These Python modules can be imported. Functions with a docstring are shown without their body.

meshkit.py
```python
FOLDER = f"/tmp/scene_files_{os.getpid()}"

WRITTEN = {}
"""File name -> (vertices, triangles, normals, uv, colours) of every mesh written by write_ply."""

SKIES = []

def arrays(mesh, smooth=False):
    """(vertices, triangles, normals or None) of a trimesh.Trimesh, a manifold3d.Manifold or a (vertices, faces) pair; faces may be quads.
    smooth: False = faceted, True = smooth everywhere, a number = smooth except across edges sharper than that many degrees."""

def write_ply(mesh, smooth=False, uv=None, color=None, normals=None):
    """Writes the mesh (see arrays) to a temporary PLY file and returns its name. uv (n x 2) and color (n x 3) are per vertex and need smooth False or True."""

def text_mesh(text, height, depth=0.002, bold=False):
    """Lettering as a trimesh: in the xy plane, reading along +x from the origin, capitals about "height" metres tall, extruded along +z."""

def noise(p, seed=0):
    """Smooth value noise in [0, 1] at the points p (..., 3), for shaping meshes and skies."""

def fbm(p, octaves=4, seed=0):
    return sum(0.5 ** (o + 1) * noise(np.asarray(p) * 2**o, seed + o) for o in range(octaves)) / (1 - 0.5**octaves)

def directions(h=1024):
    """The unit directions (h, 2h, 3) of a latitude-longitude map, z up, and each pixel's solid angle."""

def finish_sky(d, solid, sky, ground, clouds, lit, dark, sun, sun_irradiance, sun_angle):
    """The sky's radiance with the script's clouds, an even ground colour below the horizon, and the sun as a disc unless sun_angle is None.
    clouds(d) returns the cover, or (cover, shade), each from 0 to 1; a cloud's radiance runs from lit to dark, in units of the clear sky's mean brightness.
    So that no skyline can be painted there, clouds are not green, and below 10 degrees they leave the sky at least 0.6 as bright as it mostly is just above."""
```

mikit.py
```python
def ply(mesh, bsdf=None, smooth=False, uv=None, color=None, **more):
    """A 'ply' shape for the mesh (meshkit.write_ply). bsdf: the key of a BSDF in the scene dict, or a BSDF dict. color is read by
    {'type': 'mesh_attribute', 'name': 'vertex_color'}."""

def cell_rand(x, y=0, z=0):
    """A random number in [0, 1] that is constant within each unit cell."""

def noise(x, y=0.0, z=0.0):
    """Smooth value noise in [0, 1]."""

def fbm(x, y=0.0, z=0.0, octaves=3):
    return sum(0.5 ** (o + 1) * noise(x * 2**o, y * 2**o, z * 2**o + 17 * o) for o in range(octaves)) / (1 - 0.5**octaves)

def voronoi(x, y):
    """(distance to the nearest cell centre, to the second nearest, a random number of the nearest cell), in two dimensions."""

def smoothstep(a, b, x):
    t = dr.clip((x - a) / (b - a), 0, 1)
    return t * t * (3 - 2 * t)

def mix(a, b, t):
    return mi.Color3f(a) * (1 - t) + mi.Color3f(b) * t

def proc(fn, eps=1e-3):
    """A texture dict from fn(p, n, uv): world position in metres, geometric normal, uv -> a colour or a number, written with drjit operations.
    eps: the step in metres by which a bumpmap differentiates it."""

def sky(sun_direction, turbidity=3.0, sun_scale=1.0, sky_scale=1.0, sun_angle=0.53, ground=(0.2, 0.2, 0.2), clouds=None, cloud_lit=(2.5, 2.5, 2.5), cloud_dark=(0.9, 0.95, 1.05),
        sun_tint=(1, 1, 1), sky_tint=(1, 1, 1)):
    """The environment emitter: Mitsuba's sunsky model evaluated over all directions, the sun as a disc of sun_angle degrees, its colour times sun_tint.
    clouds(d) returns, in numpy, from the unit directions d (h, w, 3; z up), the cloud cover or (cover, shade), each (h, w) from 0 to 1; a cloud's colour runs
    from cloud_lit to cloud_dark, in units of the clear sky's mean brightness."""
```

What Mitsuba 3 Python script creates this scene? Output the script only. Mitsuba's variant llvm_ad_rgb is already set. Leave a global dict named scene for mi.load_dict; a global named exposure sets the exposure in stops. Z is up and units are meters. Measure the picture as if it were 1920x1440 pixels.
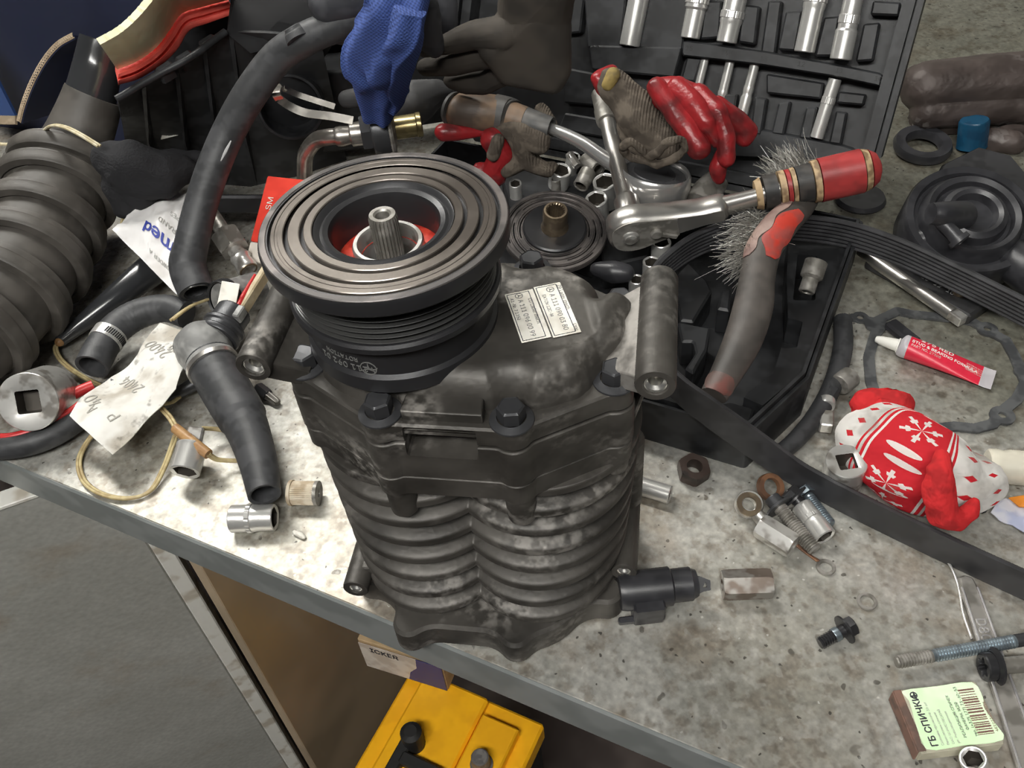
import math, random, numpy as np, trimesh, shapely, mitsuba as mi, drjit as dr, mikit, meshkit
from shapely.geometry import Polygon, Point, LineString, box as sbox
from shapely.ops import unary_union
from shapely import affinity
import manifold3d as m3
from mikit import proc, noise, fbm, voronoi, cell_rand, smoothstep, mix
random.seed(3); RNG = np.random.default_rng(5)
scene, labels = {}, {}
V = np.array

# ------------------------------------------------------------------ camera, light, exposure
FPX, CAM_H = 1700.0, 0.53                      # focal length in pixels of a 1920 wide picture, height above the bench top
_d = V([170, 1660, 1700.0]); _d /= np.linalg.norm(_d)
_u = -_d; _y = V([0, 0, 1.0]) - _u[2] * _u; _y /= np.linalg.norm(_y); _x = np.cross(_y, _u)
CM = np.stack([_x, _y, _u])                    # camera (right, down, forward) -> world; z is up, the bench top is z = 0
EYE = V([0, 0, CAM_H])
scene['camera'] = {'type': 'perspective', 'fov': math.degrees(2 * math.atan(960 / FPX)), 'fov_axis': 'x', 'near_clip': .02, 'far_clip': 50.,
    'to_world': mi.ScalarTransform4f().look_at(origin=EYE.tolist(), target=(EYE + CM @ V([0, 0, 1.])).tolist(), up=(CM @ V([0, -1., 0])).tolist())}
exposure = 0.0
def lamp_light(c, sx, sy, power, tint, aim):
    T = mi.ScalarTransform4f().look_at(origin=list(c), target=list(aim), up=[0.3, 1, 0.1]).scale([sx / 2, sy / 2, 1])
    return {'type': 'rectangle', 'to_world': T, 'bsdf': {'type': 'diffuse', 'reflectance': {'type': 'rgb', 'value': .6}},
            'emitter': {'type': 'area', 'radiance': {'type': 'rgb', 'value': [power * t for t in tint]}}}
scene['ceiling_lamp'] = lamp_light((-.55, 1.30, 1.35), 1.2, .16, 40, (1, .98, .92), (-.1, .45, 0))
scene['ceiling_lamp_001'] = lamp_light((-.35, -.60, 1.50), 1.2, .25, 36, (1, .985, .94), (0, .3, 0))
scene['room_glow'] = {'type': 'constant', 'radiance': {'type': 'rgb', 'value': [.05, .05, .049]}}

def W(px, py, z=0.0):
    """the point at height z above the bench that the photograph shows at (px, py)"""
    r = CM @ V([px - 960, py - 720, FPX]); return EYE + r * ((z - CAM_H) / r[2])
def Pj(p):
    c = CM.T @ (V(p) - EYE); return V([960 + FPX * c[0] / c[2], 720 + FPX * c[1] / c[2], c[2]])
def msize(npx, p):
    return npx * Pj(p)[2] / FPX
def at_dist(px, py, p):
    """point on pixel ray at the camera depth of world point p"""
    r = CM @ V([px - 960, py - 720, FPX]); return EYE + r * (Pj(p)[2] / FPX)

# ------------------------------------------------------------------ mesh helpers
TM = trimesh.Trimesh
def tm(v, f): return TM(np.asarray(v, float), np.asarray(f, int), process=False)
def cat(*ms):
    ms = [m for m in ms if m is not None]
    return trimesh.util.concatenate(ms) if len(ms) > 1 else ms[0]
def unit(v): v = V(v, float) if not isinstance(v, np.ndarray) else v.astype(float); return v / max(np.linalg.norm(v), 1e-12)
def frame(origin, zaxis, xhint=(1, 0, 0)):
    z = unit(V(zaxis)); x = V(xhint, float); x = x - (x @ z) * z
    if np.linalg.norm(x) < 1e-6: x = V([0, 1., 0]) - z[1] * z
    x = unit(x); M = np.eye(4); M[:3, 0], M[:3, 1], M[:3, 2], M[:3, 3] = x, np.cross(z, x), z, origin
    return M
def mv(m, M): m = m.copy(); m.apply_transform(M); return m
def T3(x, y, z): M = np.eye(4); M[:3, 3] = (x, y, z); return M
def loft(R, cap0=True, cap1=True, closed=False):
    """R (m, n, 3): rings joined into a skin"""
    R = np.asarray(R, float); m, n, _ = R.shape
    i = np.arange(m if closed else m - 1)[:, None]; j = np.arange(n)[None]
    a, b = i * n + j, i * n + (j + 1) % n; c, d = ((i + 1) % m) * n + j, ((i + 1) % m) * n + (j + 1) % n
    F = [np.stack([a, b, d], -1).reshape(-1, 3), np.stack([a, d, c], -1).reshape(-1, 3)]
    vs = [R.reshape(-1, 3)]; k = m * n; jj = np.arange(n)
    if not closed and cap0:
        vs.append(R[0].mean(0)[None]); F.append(np.stack([np.full(n, k), (jj + 1) % n, jj], -1)); k += 1
    if not closed and cap1:
        vs.append(R[-1].mean(0)[None]); o = (m - 1) * n; F.append(np.stack([np.full(n, k), o + jj, o + (jj + 1) % n], -1)); k += 1
    return tm(np.vstack(vs), np.vstack(F))
def lathe(prof, n=40, rf=None, solid=False):
    """prof: (r, z) from bottom to top; rf(k, theta, r) may shape ring k"""
    t = np.arange(n) / n * 2 * np.pi; R = []
    for k, (r, z) in enumerate(prof):
        rr = np.full(n, max(r, 1e-5)) if rf is None else rf(k, t, r)
        R.append(np.stack([rr * np.cos(t), rr * np.sin(t), np.full(n, z)], -1))
    return loft(R, solid, solid)
def polyr(t, sides, apo, ph=0):
    """radius of a regular polygon of that apothem"""
    s = 2 * np.pi / sides; return apo / np.cos((t + ph + s / 2) % s - s / 2)
def spline(pts, per=8, closed=False):
    P = np.asarray(pts, float); n = len(P)
    if n < 3 and not closed: return np.linspace(P[0], P[-1], per + 1)
    Q = np.vstack([P[-1], P, P[0], P[1]]) if closed else np.vstack([2 * P[0] - P[1], P, 2 * P[-1] - P[-2]])
    out = []
    for i in range(n if closed else n - 1):
        p0, p1, p2, p3 = Q[i:i + 4]; t = (np.arange(per) / per)[:, None]
        out.append(.5 * (2 * p1 + (p2 - p0) * t + (2 * p0 - 5 * p1 + 4 * p2 - p3) * t ** 2 + (3 * p1 - p0 - 3 * p2 + p3) * t ** 3))
    if not closed: out.append(P[-1:])
    return np.vstack(out)
def tube(pts, r, n=14, per=8, closed=False, bore=0, cap=True, raw=False, flat=1.0, up=None, mod=None):
    """a tube along a spline; r a number or one per point; bore: depth to which the far end is hollow; flat: squash of the second axis"""
    P = np.asarray(pts, float)
    rr = np.full(len(P), r, float) if np.isscalar(r) else np.asarray(r, float)
    S = np.hstack([P, rr[:, None]]); S = S if raw else spline(S, per, closed)
    C, rad = S[:, :3], np.maximum(S[:, 3], 1e-5); m = len(C)
    if closed: Tn = np.roll(C, -1, 0) - np.roll(C, 1, 0)
    else: Tn = np.gradient(C, axis=0)
    Tn /= np.maximum(np.linalg.norm(Tn, axis=1, keepdims=True), 1e-12)
    x = V(up, float) if up is not None else (V([0, 0, 1.]) if abs(Tn[0][2]) < .9 else V([1., 0, 0]))
    t = np.arange(n) / n * 2 * np.pi; R, XS = [], []
    for k in range(m):
        x = x - (x @ Tn[k]) * Tn[k]; x = unit(x); XS.append(x); y = np.cross(Tn[k], x)
        q = rad[k] * (1 if mod is None else mod(k, t))
        R.append(C[k] + np.outer(q * np.cos(t), x) + np.outer(q * np.sin(t) * 1.0, y) * 1.0 if flat == 1 else C[k] + np.outer(q * np.cos(t) * flat, x) + np.outer(q * np.sin(t), y))
    if bore and not closed:
        back = C[-1] - Tn[-1] * bore; e = R[-1]
        for s, o in ((.9, 0), (.78, .06), (.74, .3), (.7, 1)):
            R.append(C[-1] + (e - C[-1]) * s - Tn[-1] * bore * o)
    return loft(R, cap, cap, closed)
def resample(poly, n):
    L = poly.exterior; c = np.array([L.interpolate(k / n, normalized=True).coords[0] for k in range(n)])
    if Polygon(c).exterior.is_ccw is False: c = c[::-1]
    return c
def inset(c, d):
    t = np.roll(c, -1, 0) - np.roll(c, 1, 0); t /= np.maximum(np.linalg.norm(t, axis=1, keepdims=True), 1e-12)
    return c - d * np.stack([t[:, 1], -t[:, 0]], -1)
def tri_cap(c, z, up):
    g = Polygon(c)
    if not g.is_valid: g = g.buffer(0); g = max(getattr(g, 'geoms', [g]), key=lambda q: q.area)
    v, f = trimesh.creation.triangulate_polygon(Polygon(g.exterior), engine='earcut')
    f = np.asarray(f); a = v[f]; s = np.cross(a[:, 1] - a[:, 0], a[:, 2] - a[:, 0]) > 0
    f = np.where((s == up)[:, None], f, f[:, ::-1]); return tm(np.c_[v, np.full(len(v), z)], f)
def slab(poly, z0, z1, c=.0008, n=200):
    """an outline raised from z0 to z1 with chamfered edges (holes are cut straight)"""
    if isinstance(poly, Polygon) and len(poly.interiors): return trimesh.creation.extrude_polygon(poly, z1 - z0, engine='earcut').apply_translation([0, 0, z0])
    o = resample(poly, n); i = inset(o, c); R = [np.c_[q, np.full(n, z)] for q, z in ((i, z0), (o, z0 + c), (o, z1 - c), (i, z1))]
    return cat(loft(R, False, False), tri_cap(i, z0, False), tri_cap(i, z1, True))
def extr(poly, h): return trimesh.creation.extrude_polygon(poly, h, engine='earcut')
def rbox(sx, sy, sz, c=.001):
    """a box with chamfered edges, centred"""
    P = []
    for a in (-1, 1):
        for b in (-1, 1):
            for d in (-1, 1):
                x, y, z = a * sx / 2, b * sy / 2, d * sz / 2
                P += [(x - a * c, y - b * c, z), (x - a * c, y, z - d * c), (x, y - b * c, z - d * c)]
    return trimesh.convex.convex_hull(np.array(P))
def hullof(*ms): return trimesh.convex.convex_hull(np.vstack([m.vertices if hasattr(m, 'vertices') else np.asarray(m) for m in ms]))
def man(m): 
    m = TM(m.vertices, m.faces, process=True); m.merge_vertices()
    return m3.Manifold(m3.Mesh(np.asarray(m.vertices, np.float32), np.asarray(m.faces, np.uint32)))
def unman(M): q = M.to_mesh(); return tm(q.vert_properties[:, :3], q.tri_verts)
def cut(a, *bs):
    A = man(a)
    for b in bs: A = A - man(b)
    return unman(A)
def bones(chains, edge=.004, iters=12):
    """chains of (point, radius): hulls of spheres joined into one smooth skin"""
    A = m3.Manifold()
    S = lambda p, r: m3.Manifold.sphere(float(r), 16).translate([float(x) for x in p])
    for ch in chains:
        for (p, r), (q, s) in zip(ch[:-1], ch[1:]): A = A + m3.Manifold.batch_hull([S(p, r), S(q, s)])
    A = A.refine_to_length(edge); m = unman(A); m = TM(m.vertices, m.faces, process=True)
    trimesh.smoothing.filter_taubin(m, iterations=iters); return m
def blob(balls, edge=.005, iters=14):
    A = m3.Manifold.batch_hull([m3.Manifold.sphere(float(r), 20).translate([float(x) for x in p]) for p, r in balls]); return A.refine_to_length(edge)
def joined(blobs, chains, edge=.005, iters=12):
    A = m3.Manifold()
    for b in blobs: A = A + blob(b)
    S = lambda p, r: m3.Manifold.sphere(float(r), 16).translate([float(x) for x in p])
    for ch in chains:
        for (p, r), (q, s) in zip(ch[:-1], ch[1:]): A = A + m3.Manifold.batch_hull([S(p, r), S(q, s)])
    m = unman(A.refine_to_length(edge)); m = TM(m.vertices, m.faces, process=True); trimesh.smoothing.filter_taubin(m, iterations=iters); return m
def rough(m, amp, freq, seed=0, oct=3):
    """pushes a skin in and out by noise"""
    m = m.copy(); n = m.vertex_normals; m.vertices = m.vertices + n * ((meshkit.fbm(m.vertices * freq + 31, oct, seed) - .5) * 2 * amp)[:, None]; return m
def strip(path, w, t, n_off=None):
    """a flat band (list of points) of width w and thickness t lying on its path; n_off: normals"""
    P = np.asarray(path, float); Tn = np.gradient(P, axis=0); Tn /= np.linalg.norm(Tn, axis=1, keepdims=True)
    N = np.asarray(n_off, float) if n_off is not None else np.tile([0, 0, 1.], (len(P), 1)); N = np.broadcast_to(N, P.shape)
    B = np.cross(Tn, N); B /= np.linalg.norm(B, axis=1, keepdims=True); N = np.cross(B, Tn)
    return loft(np.stack([P + B * w / 2 - N * t / 2, P + B * w / 2 + N * t / 2, P - B * w / 2 + N * t / 2, P - B * w / 2 - N * t / 2], 1))
def grid(P):
    """P (m, n, 3) -> an open sheet"""
    m, n, _ = P.shape; i, j = np.mgrid[:m - 1, :n - 1]; a = i * n + j
    return tm(P.reshape(-1, 3), np.vstack([np.stack([a, a + n + 1, a + 1], -1).reshape(-1, 3), np.stack([a, a + n, a + n + 1], -1).reshape(-1, 3)]))
def sheet(P, t):
    """a closed sheet of thickness t along z"""
    m, n, _ = P.shape; a = grid(P); g = a.vertex_normals; lo = tm(a.vertices - g * t, a.faces[:, ::-1])
    idx = np.r_[np.arange(n), np.arange(1, m) * n + n - 1, (m - 1) * n + np.arange(n - 2, -1, -1), np.arange(m - 2, 0, -1) * n]
    R = np.stack([a.vertices[idx], lo.vertices[idx]]); return cat(a, lo, loft(R[:, ::-1], False, False))
def bend(m, fn): m = m.copy(); m.vertices = fn(m.vertices); return m

# ------------------------------------------------------------------ entries
def numbered(key):
    if key not in USED: USED.add(key); return key
    k = 1
    while f'{key}_{k:03d}' in USED: k += 1
    USED.add(f'{key}_{k:03d}'); return f'{key}_{k:03d}'
USED = set(scene)
labels['ceiling_lamp'] = {'label': 'long fluorescent tube hanging over the left end of the bench, above the picture', 'category': 'lamp'}
labels['ceiling_lamp_001'] = {'label': 'fluorescent tube over the front right of the bench, behind the viewer', 'category': 'lamp'}
def tag(key, label=None, cat_=None, group=None, kind=None):
    d = {k: v for k, v in (('label', label), ('category', cat_), ('group', group), ('kind', kind)) if v}
    if d: labels[key] = d
def thing(name, label, cat_, group=None, kind=None):
    k = numbered(name); tag(k, label, cat_, group, kind); return k
def part(parent, name, mesh, mat, smooth=35, label=None, kind=None, uv=None):
    k = numbered(parent + '__' + name); scene[k] = mikit.ply(mesh, mat, smooth=True if uv is not None else smooth, uv=uv)
    tag(k, label, None, None, kind); return k
def solo(name, mesh, mat, label, cat_, smooth=35, group=None, kind=None, uv=None):
    k = numbered(name); scene[k] = mikit.ply(mesh, mat, smooth=True if uv is not None else smooth, uv=uv); tag(k, label, cat_, group, kind); return k

# ------------------------------------------------------------------ materials
def rgb(c): return {'type': 'rgb', 'value': list(c)} if not isinstance(c, dict) else c
def mat(name, c, rough=.5, metal=0., spec=.5, bump=None, scale=1, **kw):
    b = {'type': 'principled', 'base_color': rgb(c), 'roughness': rough, 'metallic': metal, 'specular': spec, **kw}
    if bump is not None: b = {'type': 'bumpmap', 'arbitrary': proc(bump, 5e-4), 'scale': scale, 'bsdf': b}
    scene['mat_' + name] = {'type': 'twosided', 'bsdf': b}; return 'mat_' + name
def N3(p, s, o=3): return fbm(p.x * s + 57, p.y * s + 31, p.z * s + 11, o)
def two(a, b, s, lo=.4, hi=.6, o=3):
    def f(p, n, uv): return mix(a, b, smoothstep(lo, hi, N3(p, s, o)))
    return proc(f)
def spots(p, s, dens, r0):
    """scattered small irregular flecks on the bench top"""
    x, y = p.x * s + .35 * N3(p, s * 2.3, 2), p.y * s + .35 * N3(p + 4.1, s * 2.3, 2); d1, d2, w = voronoi(x, y)
    return (1 - smoothstep(r0 * .6, r0, d1 * (.55 + 1.3 * N3(p, s * 4, 2)))) * dr.select(w < dens, 1., 0.)
def fbench(p, n, uv):
    big = N3(p, 7, 5); mid = N3(p, 34, 6); fine = N3(p, 300, 3)
    c = mix((.43, .435, .415), (.56, .56, .54), smoothstep(.3, .7, mid))
    c = mix(c, (.34, .32, .265), smoothstep(.42, .75, big) * .55)
    c = mix(c, (.32, .26, .20), smoothstep(.53, .8, N3(p, 22, 6)) * .6)
    c = mix(c, (.25, .215, .175), smoothstep(.50, .8, N3(p + 2.1, 90, 6)) * .6)
    c = mix(c, (.64, .64, .62), smoothstep(.56, .8, N3(p + 3.7, 60, 6)) * .5)
    c = mix(c, (.07, .06, .05), spots(p, 60, .07, .15) * .7); c = mix(c, (.05, .045, .04), spots(p + 3.3, 150, .10, .18) * .8); c = mix(c, (.13, .11, .09), spots(p + 7.7, 26, .08, .12) * .5)
    c = mix(c, (.75, .75, .73), spots(p + 1.7, 110, .06, .12) * .8)
    c = mix(c, (.20, .165, .13), smoothstep(.52, .78, N3(p + 8.3, 150, 4)) * .5); c = mix(c, (.62, .62, .60), smoothstep(.55, .75, N3(p + 6.1, 180, 3)) * .35)
    dark_zone = smoothstep(.10, .24, p.x - .10 + .25 * (N3(p, 6, 4) - .5)) * smoothstep(.36, .46, p.y + .2 * (N3(p + 3, 7, 4) - .5)); c = mix(c, c * mi.Color3f(.50, .50, .45), dark_zone)  # darker, less blue tone toward the right and back
    return c * (.70 + .60 * fine) * mi.Color3f(.74, .725, .69)
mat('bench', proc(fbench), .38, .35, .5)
mat('bench_fold', two((.20, .215, .21), (.25, .265, .26), 30), .38, .3)
def fcast(p, n, uv):
    c = mix((.034, .031, .027), (.078, .072, .064), smoothstep(.25, .75, N3(p, 40, 5)))
    c = mix(c, (.33, .31, .285), smoothstep(.48, .78, N3(p + 1.3, 28, 5)) * smoothstep(.35, .75, N3(p, 220, 3)) * .75)
    return mix(c, (.032, .030, .027), smoothstep(.5, .8, N3(p + 9, 22, 4)) * .6)
def bcast(p, n, uv): return N3(p, 500, 2)
mat('cast', proc(fcast), .5, .35, .5, bcast, .0002)
def fcast2(p, n, uv): return mix((.10, .093, .084), (.27, .255, .235), smoothstep(.3, .65, N3(p, 90, 4)))
mat('cast_bare', proc(fcast2), .5, .4, .5, bcast, .0003)
mat('bore_bright', (.62, .61, .58), .25, .9)
mat('dark_steel', (.055, .056, .06), .38, .5)
mat('black_steel', (.025, .025, .027), .35, .3)
def ffric(p, n, uv): return mix((.085, .072, .062), (.19, .168, .148), smoothstep(.3, .7, N3(p, 35, 4)))
mat('friction', proc(ffric), .30, .6)
mat('friction_dark', two((.07, .064, .062), (.14, .125, .118), 60), .42, .5)
mat('red_coil', two((.62, .06, .035), (.42, .03, .02), 160), .45)
mat('satin_steel', (.52, .50, .47), .30, .9)
mat('chrome', (.74, .73, .70), .26, .72)
mat('polished', (.78, .77, .75), .2, .85)
mat('worn_chrome', two((.62, .61, .58), (.33, .31, .28), 110, .45, .65), .3, .72)
mat('dull_steel', two((.32, .305, .28), (.19, .18, .16), 120), .42, .5)
mat('hole_black', (.012, .012, .012), .6)
mat('black_plastic', two((.014, .0145, .0155), (.024, .025, .027), 60), .45, 0, .35)
mat('label_white', two((.74, .72, .65), (.55, .52, .45), 90, .45, .75), .45)
mat('ink', (.03, .03, .035), .6)
mat('grey_print', (.30, .30, .28), .6)
# ------------------------------------------------------------------ workbench
E0 = W(8, 865); EU = unit(V([.8679, -.4967, 0])); EV = V([.4967, .8679, 0])       # front edge of the bench: along EU, EV goes to the back
BM = frame(E0, (0, 0, 1), EU)                                                       # bench frame: x along the edge, y to the back
def bench_box(x0, x1, y0, y1, z0, z1, c=.001): return mv(rbox(x1 - x0, y1 - y0, z1 - z0, c), BM @ T3((x0 + x1) / 2, (y0 + y1) / 2, (z0 + z1) / 2))
wb = thing('workbench', 'long grey steel workbench with a dirty galvanised top that everything stands on', 'workbench')
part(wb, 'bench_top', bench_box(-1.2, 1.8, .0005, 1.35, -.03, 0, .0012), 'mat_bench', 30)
prof = [(.004, -.0012), (.0008, -.0005), (-.0008, -.0022), (-.0012, -.006), (-.0012, -.036), (-.0004, -.037), (.018, -.037), (.018, -.0355), (.0004, -.0355), (.0004, -.002)]
part(wb, 'front_fold', loft([[ (BM @ V([x, y, z, 1]))[:3] for y, z in prof] for x in (-1.2, 1.8)]), 'mat_bench_fold', 30, 'folded grey steel front edge')
def fdoor(p, n, uv):
    c = mix((.30, .30, .275), (.35, .35, .325), smoothstep(.3, .7, N3(p, 12, 4))); c = mix(c, (.26, .22, .17), smoothstep(.56, .8, N3(p, 16, 6)) * .6)
    return mix(c, (.08, .07, .06), spots(p, 45, .12, .13) * .8) * (.85 + .3 * N3(p, 260, 2))
mat('cabinet', proc(fdoor), .5)
mat('cabinet_edge', two((.66, .65, .60), (.45, .41, .34), 60, .5, .75), .5)
mat('cabinet_inside', two((.30, .23, .15), (.38, .29, .19), 7), .3)
mat('floor', two((.055, .042, .038), (.10, .08, .072), 12), .7)

k = numbered('wall_back'); scene[k] = mikit.ply(bench_box(-3.0, 4.0, 1.36, 1.42, -.9, 2.4), 'mat_cabinet', smooth=30); tag(k, 'grey wall behind the bench', None, None, 'structure')
# ------------------------------------------------------------------ supercharger, standing on its outlet flange
SO = V([-.0223, .3587, 0]); _c, _s = math.cos(math.radians(-12)), math.sin(math.radians(-12))
SX, SY = V([_c, _s, 0]), V([-_s, _c, 0])
SM = frame(SO, (0, 0, 1), SX)
def S(m): return mv(m, SM)
sc = thing('supercharger', 'large dirty cast aluminium supercharger with black pulley standing upright on the bench', 'supercharger')
FB = [(-.033, -.057), (.033, -.057), (-.081, -.027), (.081, -.027), (.0805, .0275), (-.0805, .0275), (.029, .058), (-.029, .058)]
core = unary_union([Point(-.03, 0).buffer(.053, 48), Point(.03, 0).buffer(.053, 48)]).convex_hull
flange = unary_union([Point(*b).buffer(.0088, 24) for b in FB] + [core.buffer(.0015)]).convex_hull
flange = unary_union([flange.buffer(-.0015)] + [Point(*b).buffer(.0098, 24) for b in FB]).buffer(.006).buffer(-.006)
# ribbed rotor housing: two lobes with a valley between them, fins around
nz, nt = 240, 300
def lobes(t, R, c=.036):
    x = np.abs(np.cos(t)) * c; return x + np.sqrt(np.maximum(R * R - (c * np.sin(t)) ** 2, 1e-9))
tt = np.arange(nt) / nt * 2 * np.pi; rings = []
for z in np.linspace(.012, .15, nz):
    ph = (z - .020) / .0166; q = ph % 1.0
    fin = .0082 * math.sin(math.pi / 2 * float(np.clip(min((q - .26) / .24, (1.0 - q) / .30), 0, 1))) if .018 < z < .150 else 0
    R = .0495 + fin; k = (1 - z / .15); r = lobes(tt, R); x, y = r * np.cos(tt), r * np.sin(tt) * (1.0 + .2 * k)
    rings.append(np.stack([x * (1.02 - .10 * k), y, np.full(nt, z)], -1))
part(sc, 'rotor_housing', S(loft(rings)), 'mat_cast', 60, 'finned two-lobed rotor housing')
# outlet flange with feet
bo = affinity.scale(core, 0.95, 1.44, origin=(0, 0))
feet = [(-.044, -.0695), (.024, -.0705), (-.078, -.035), (.078, -.035), (.05, .072), (-.05, .072), (.083, .03), (-.083, .03)]
base = unary_union([bo.buffer(-.004)] + [Point(*f).buffer(.0105, 24) for f in feet]).buffer(.02).buffer(-.02)
part(sc, 'outlet_flange', S(slab(base, 0, .022, .0022, 300)), 'mat_cast', 35, 'scalloped bottom flange')
# bearing plates and cover flange
slot = T3(-.0025, -.07, .1915) 
win = mv(rbox(.037, .06, .021, .0012), slot)
flB = flange.buffer(.0006)
part(sc, 'bearing_plate', S(cut(slab(flB, .1635, .1900, .0007, 300), win)), 'mat_cast', 35)
part(sc, 'bearing_plate', S(slab(flange, .148, .1627, .0007, 300)), 'mat_cast', 35)
cov = cut(slab(flange, .1906, .2035, .0012, 300), win)
# nose dome as a smooth height field over the flange
dome = core.buffer(-.004).difference(unary_union([Point(*b).buffer(.0135, 24) for b in FB])).buffer(-.006).buffer(.006).buffer(.003).buffer(-.003)
dome = unary_union([dome, Point(.066, .0).buffer(.020, 24), LineString([(.078, .015), (.055, -.03)]).buffer(.011)]).buffer(-.005).buffer(.005)
n1, n2 = 190, 140; gx, gy = np.meshgrid(np.linspace(-.094, .094, n1), np.linspace(-.072, .072, n2), indexing='ij')
pts = shapely.points(gx.ravel(), gy.ravel()); di = shapely.distance(pts, dome.exterior).reshape(n1, n2)
ins = shapely.contains(dome, pts).reshape(n1, n2)
dd = np.where(ins, di, -di); tq = np.clip((dd + .003) / .0145, 0, 1); hh = .1985 + .0235 * np.sqrt(np.clip(1 - (1 - tq) ** 2, 0, 1)) 
right = np.clip((gx - .045) / .03, 0, 1); hh = hh + .0025 * right * (dd > 0) * np.clip(dd / .012, 0, 1)
hh += .0003 * (meshkit.fbm(np.stack([gx, gy, gx * 0], -1) * 60, 3) - .5)
lab = np.clip(1 - np.maximum(np.maximum(np.abs((gx-.043)*.97+(gy-.002)*.25)-.022, np.abs((gy-.002)*.97-(gx-.043)*.25)-.026), 0)/.004, 0, 1); hh = hh*(1-lab) + np.minimum(hh, .2216)*lab
domem = sheet(np.stack([gx, gy, hh], -1), .003)
fm = flange.buffer(-.0015); keep = shapely.contains(fm, shapely.points(domem.triangles_center[:, 0], domem.triangles_center[:, 1]))
domem.update_faces(keep); domem.remove_unreferenced_vertices()
block = mv(hullof(mv(rbox(.041, .004, .0115, .0008), T3(-.001, -.0585, .2040)), mv(rbox(.038, .01, .010, .0008), T3(-.001, -.045, .2058))), T3(0,0,0))
part(sc, 'nose_cover', S(cat(cov, domem, block)), 'mat_cast', 40, 'domed cast nose cover')
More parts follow.
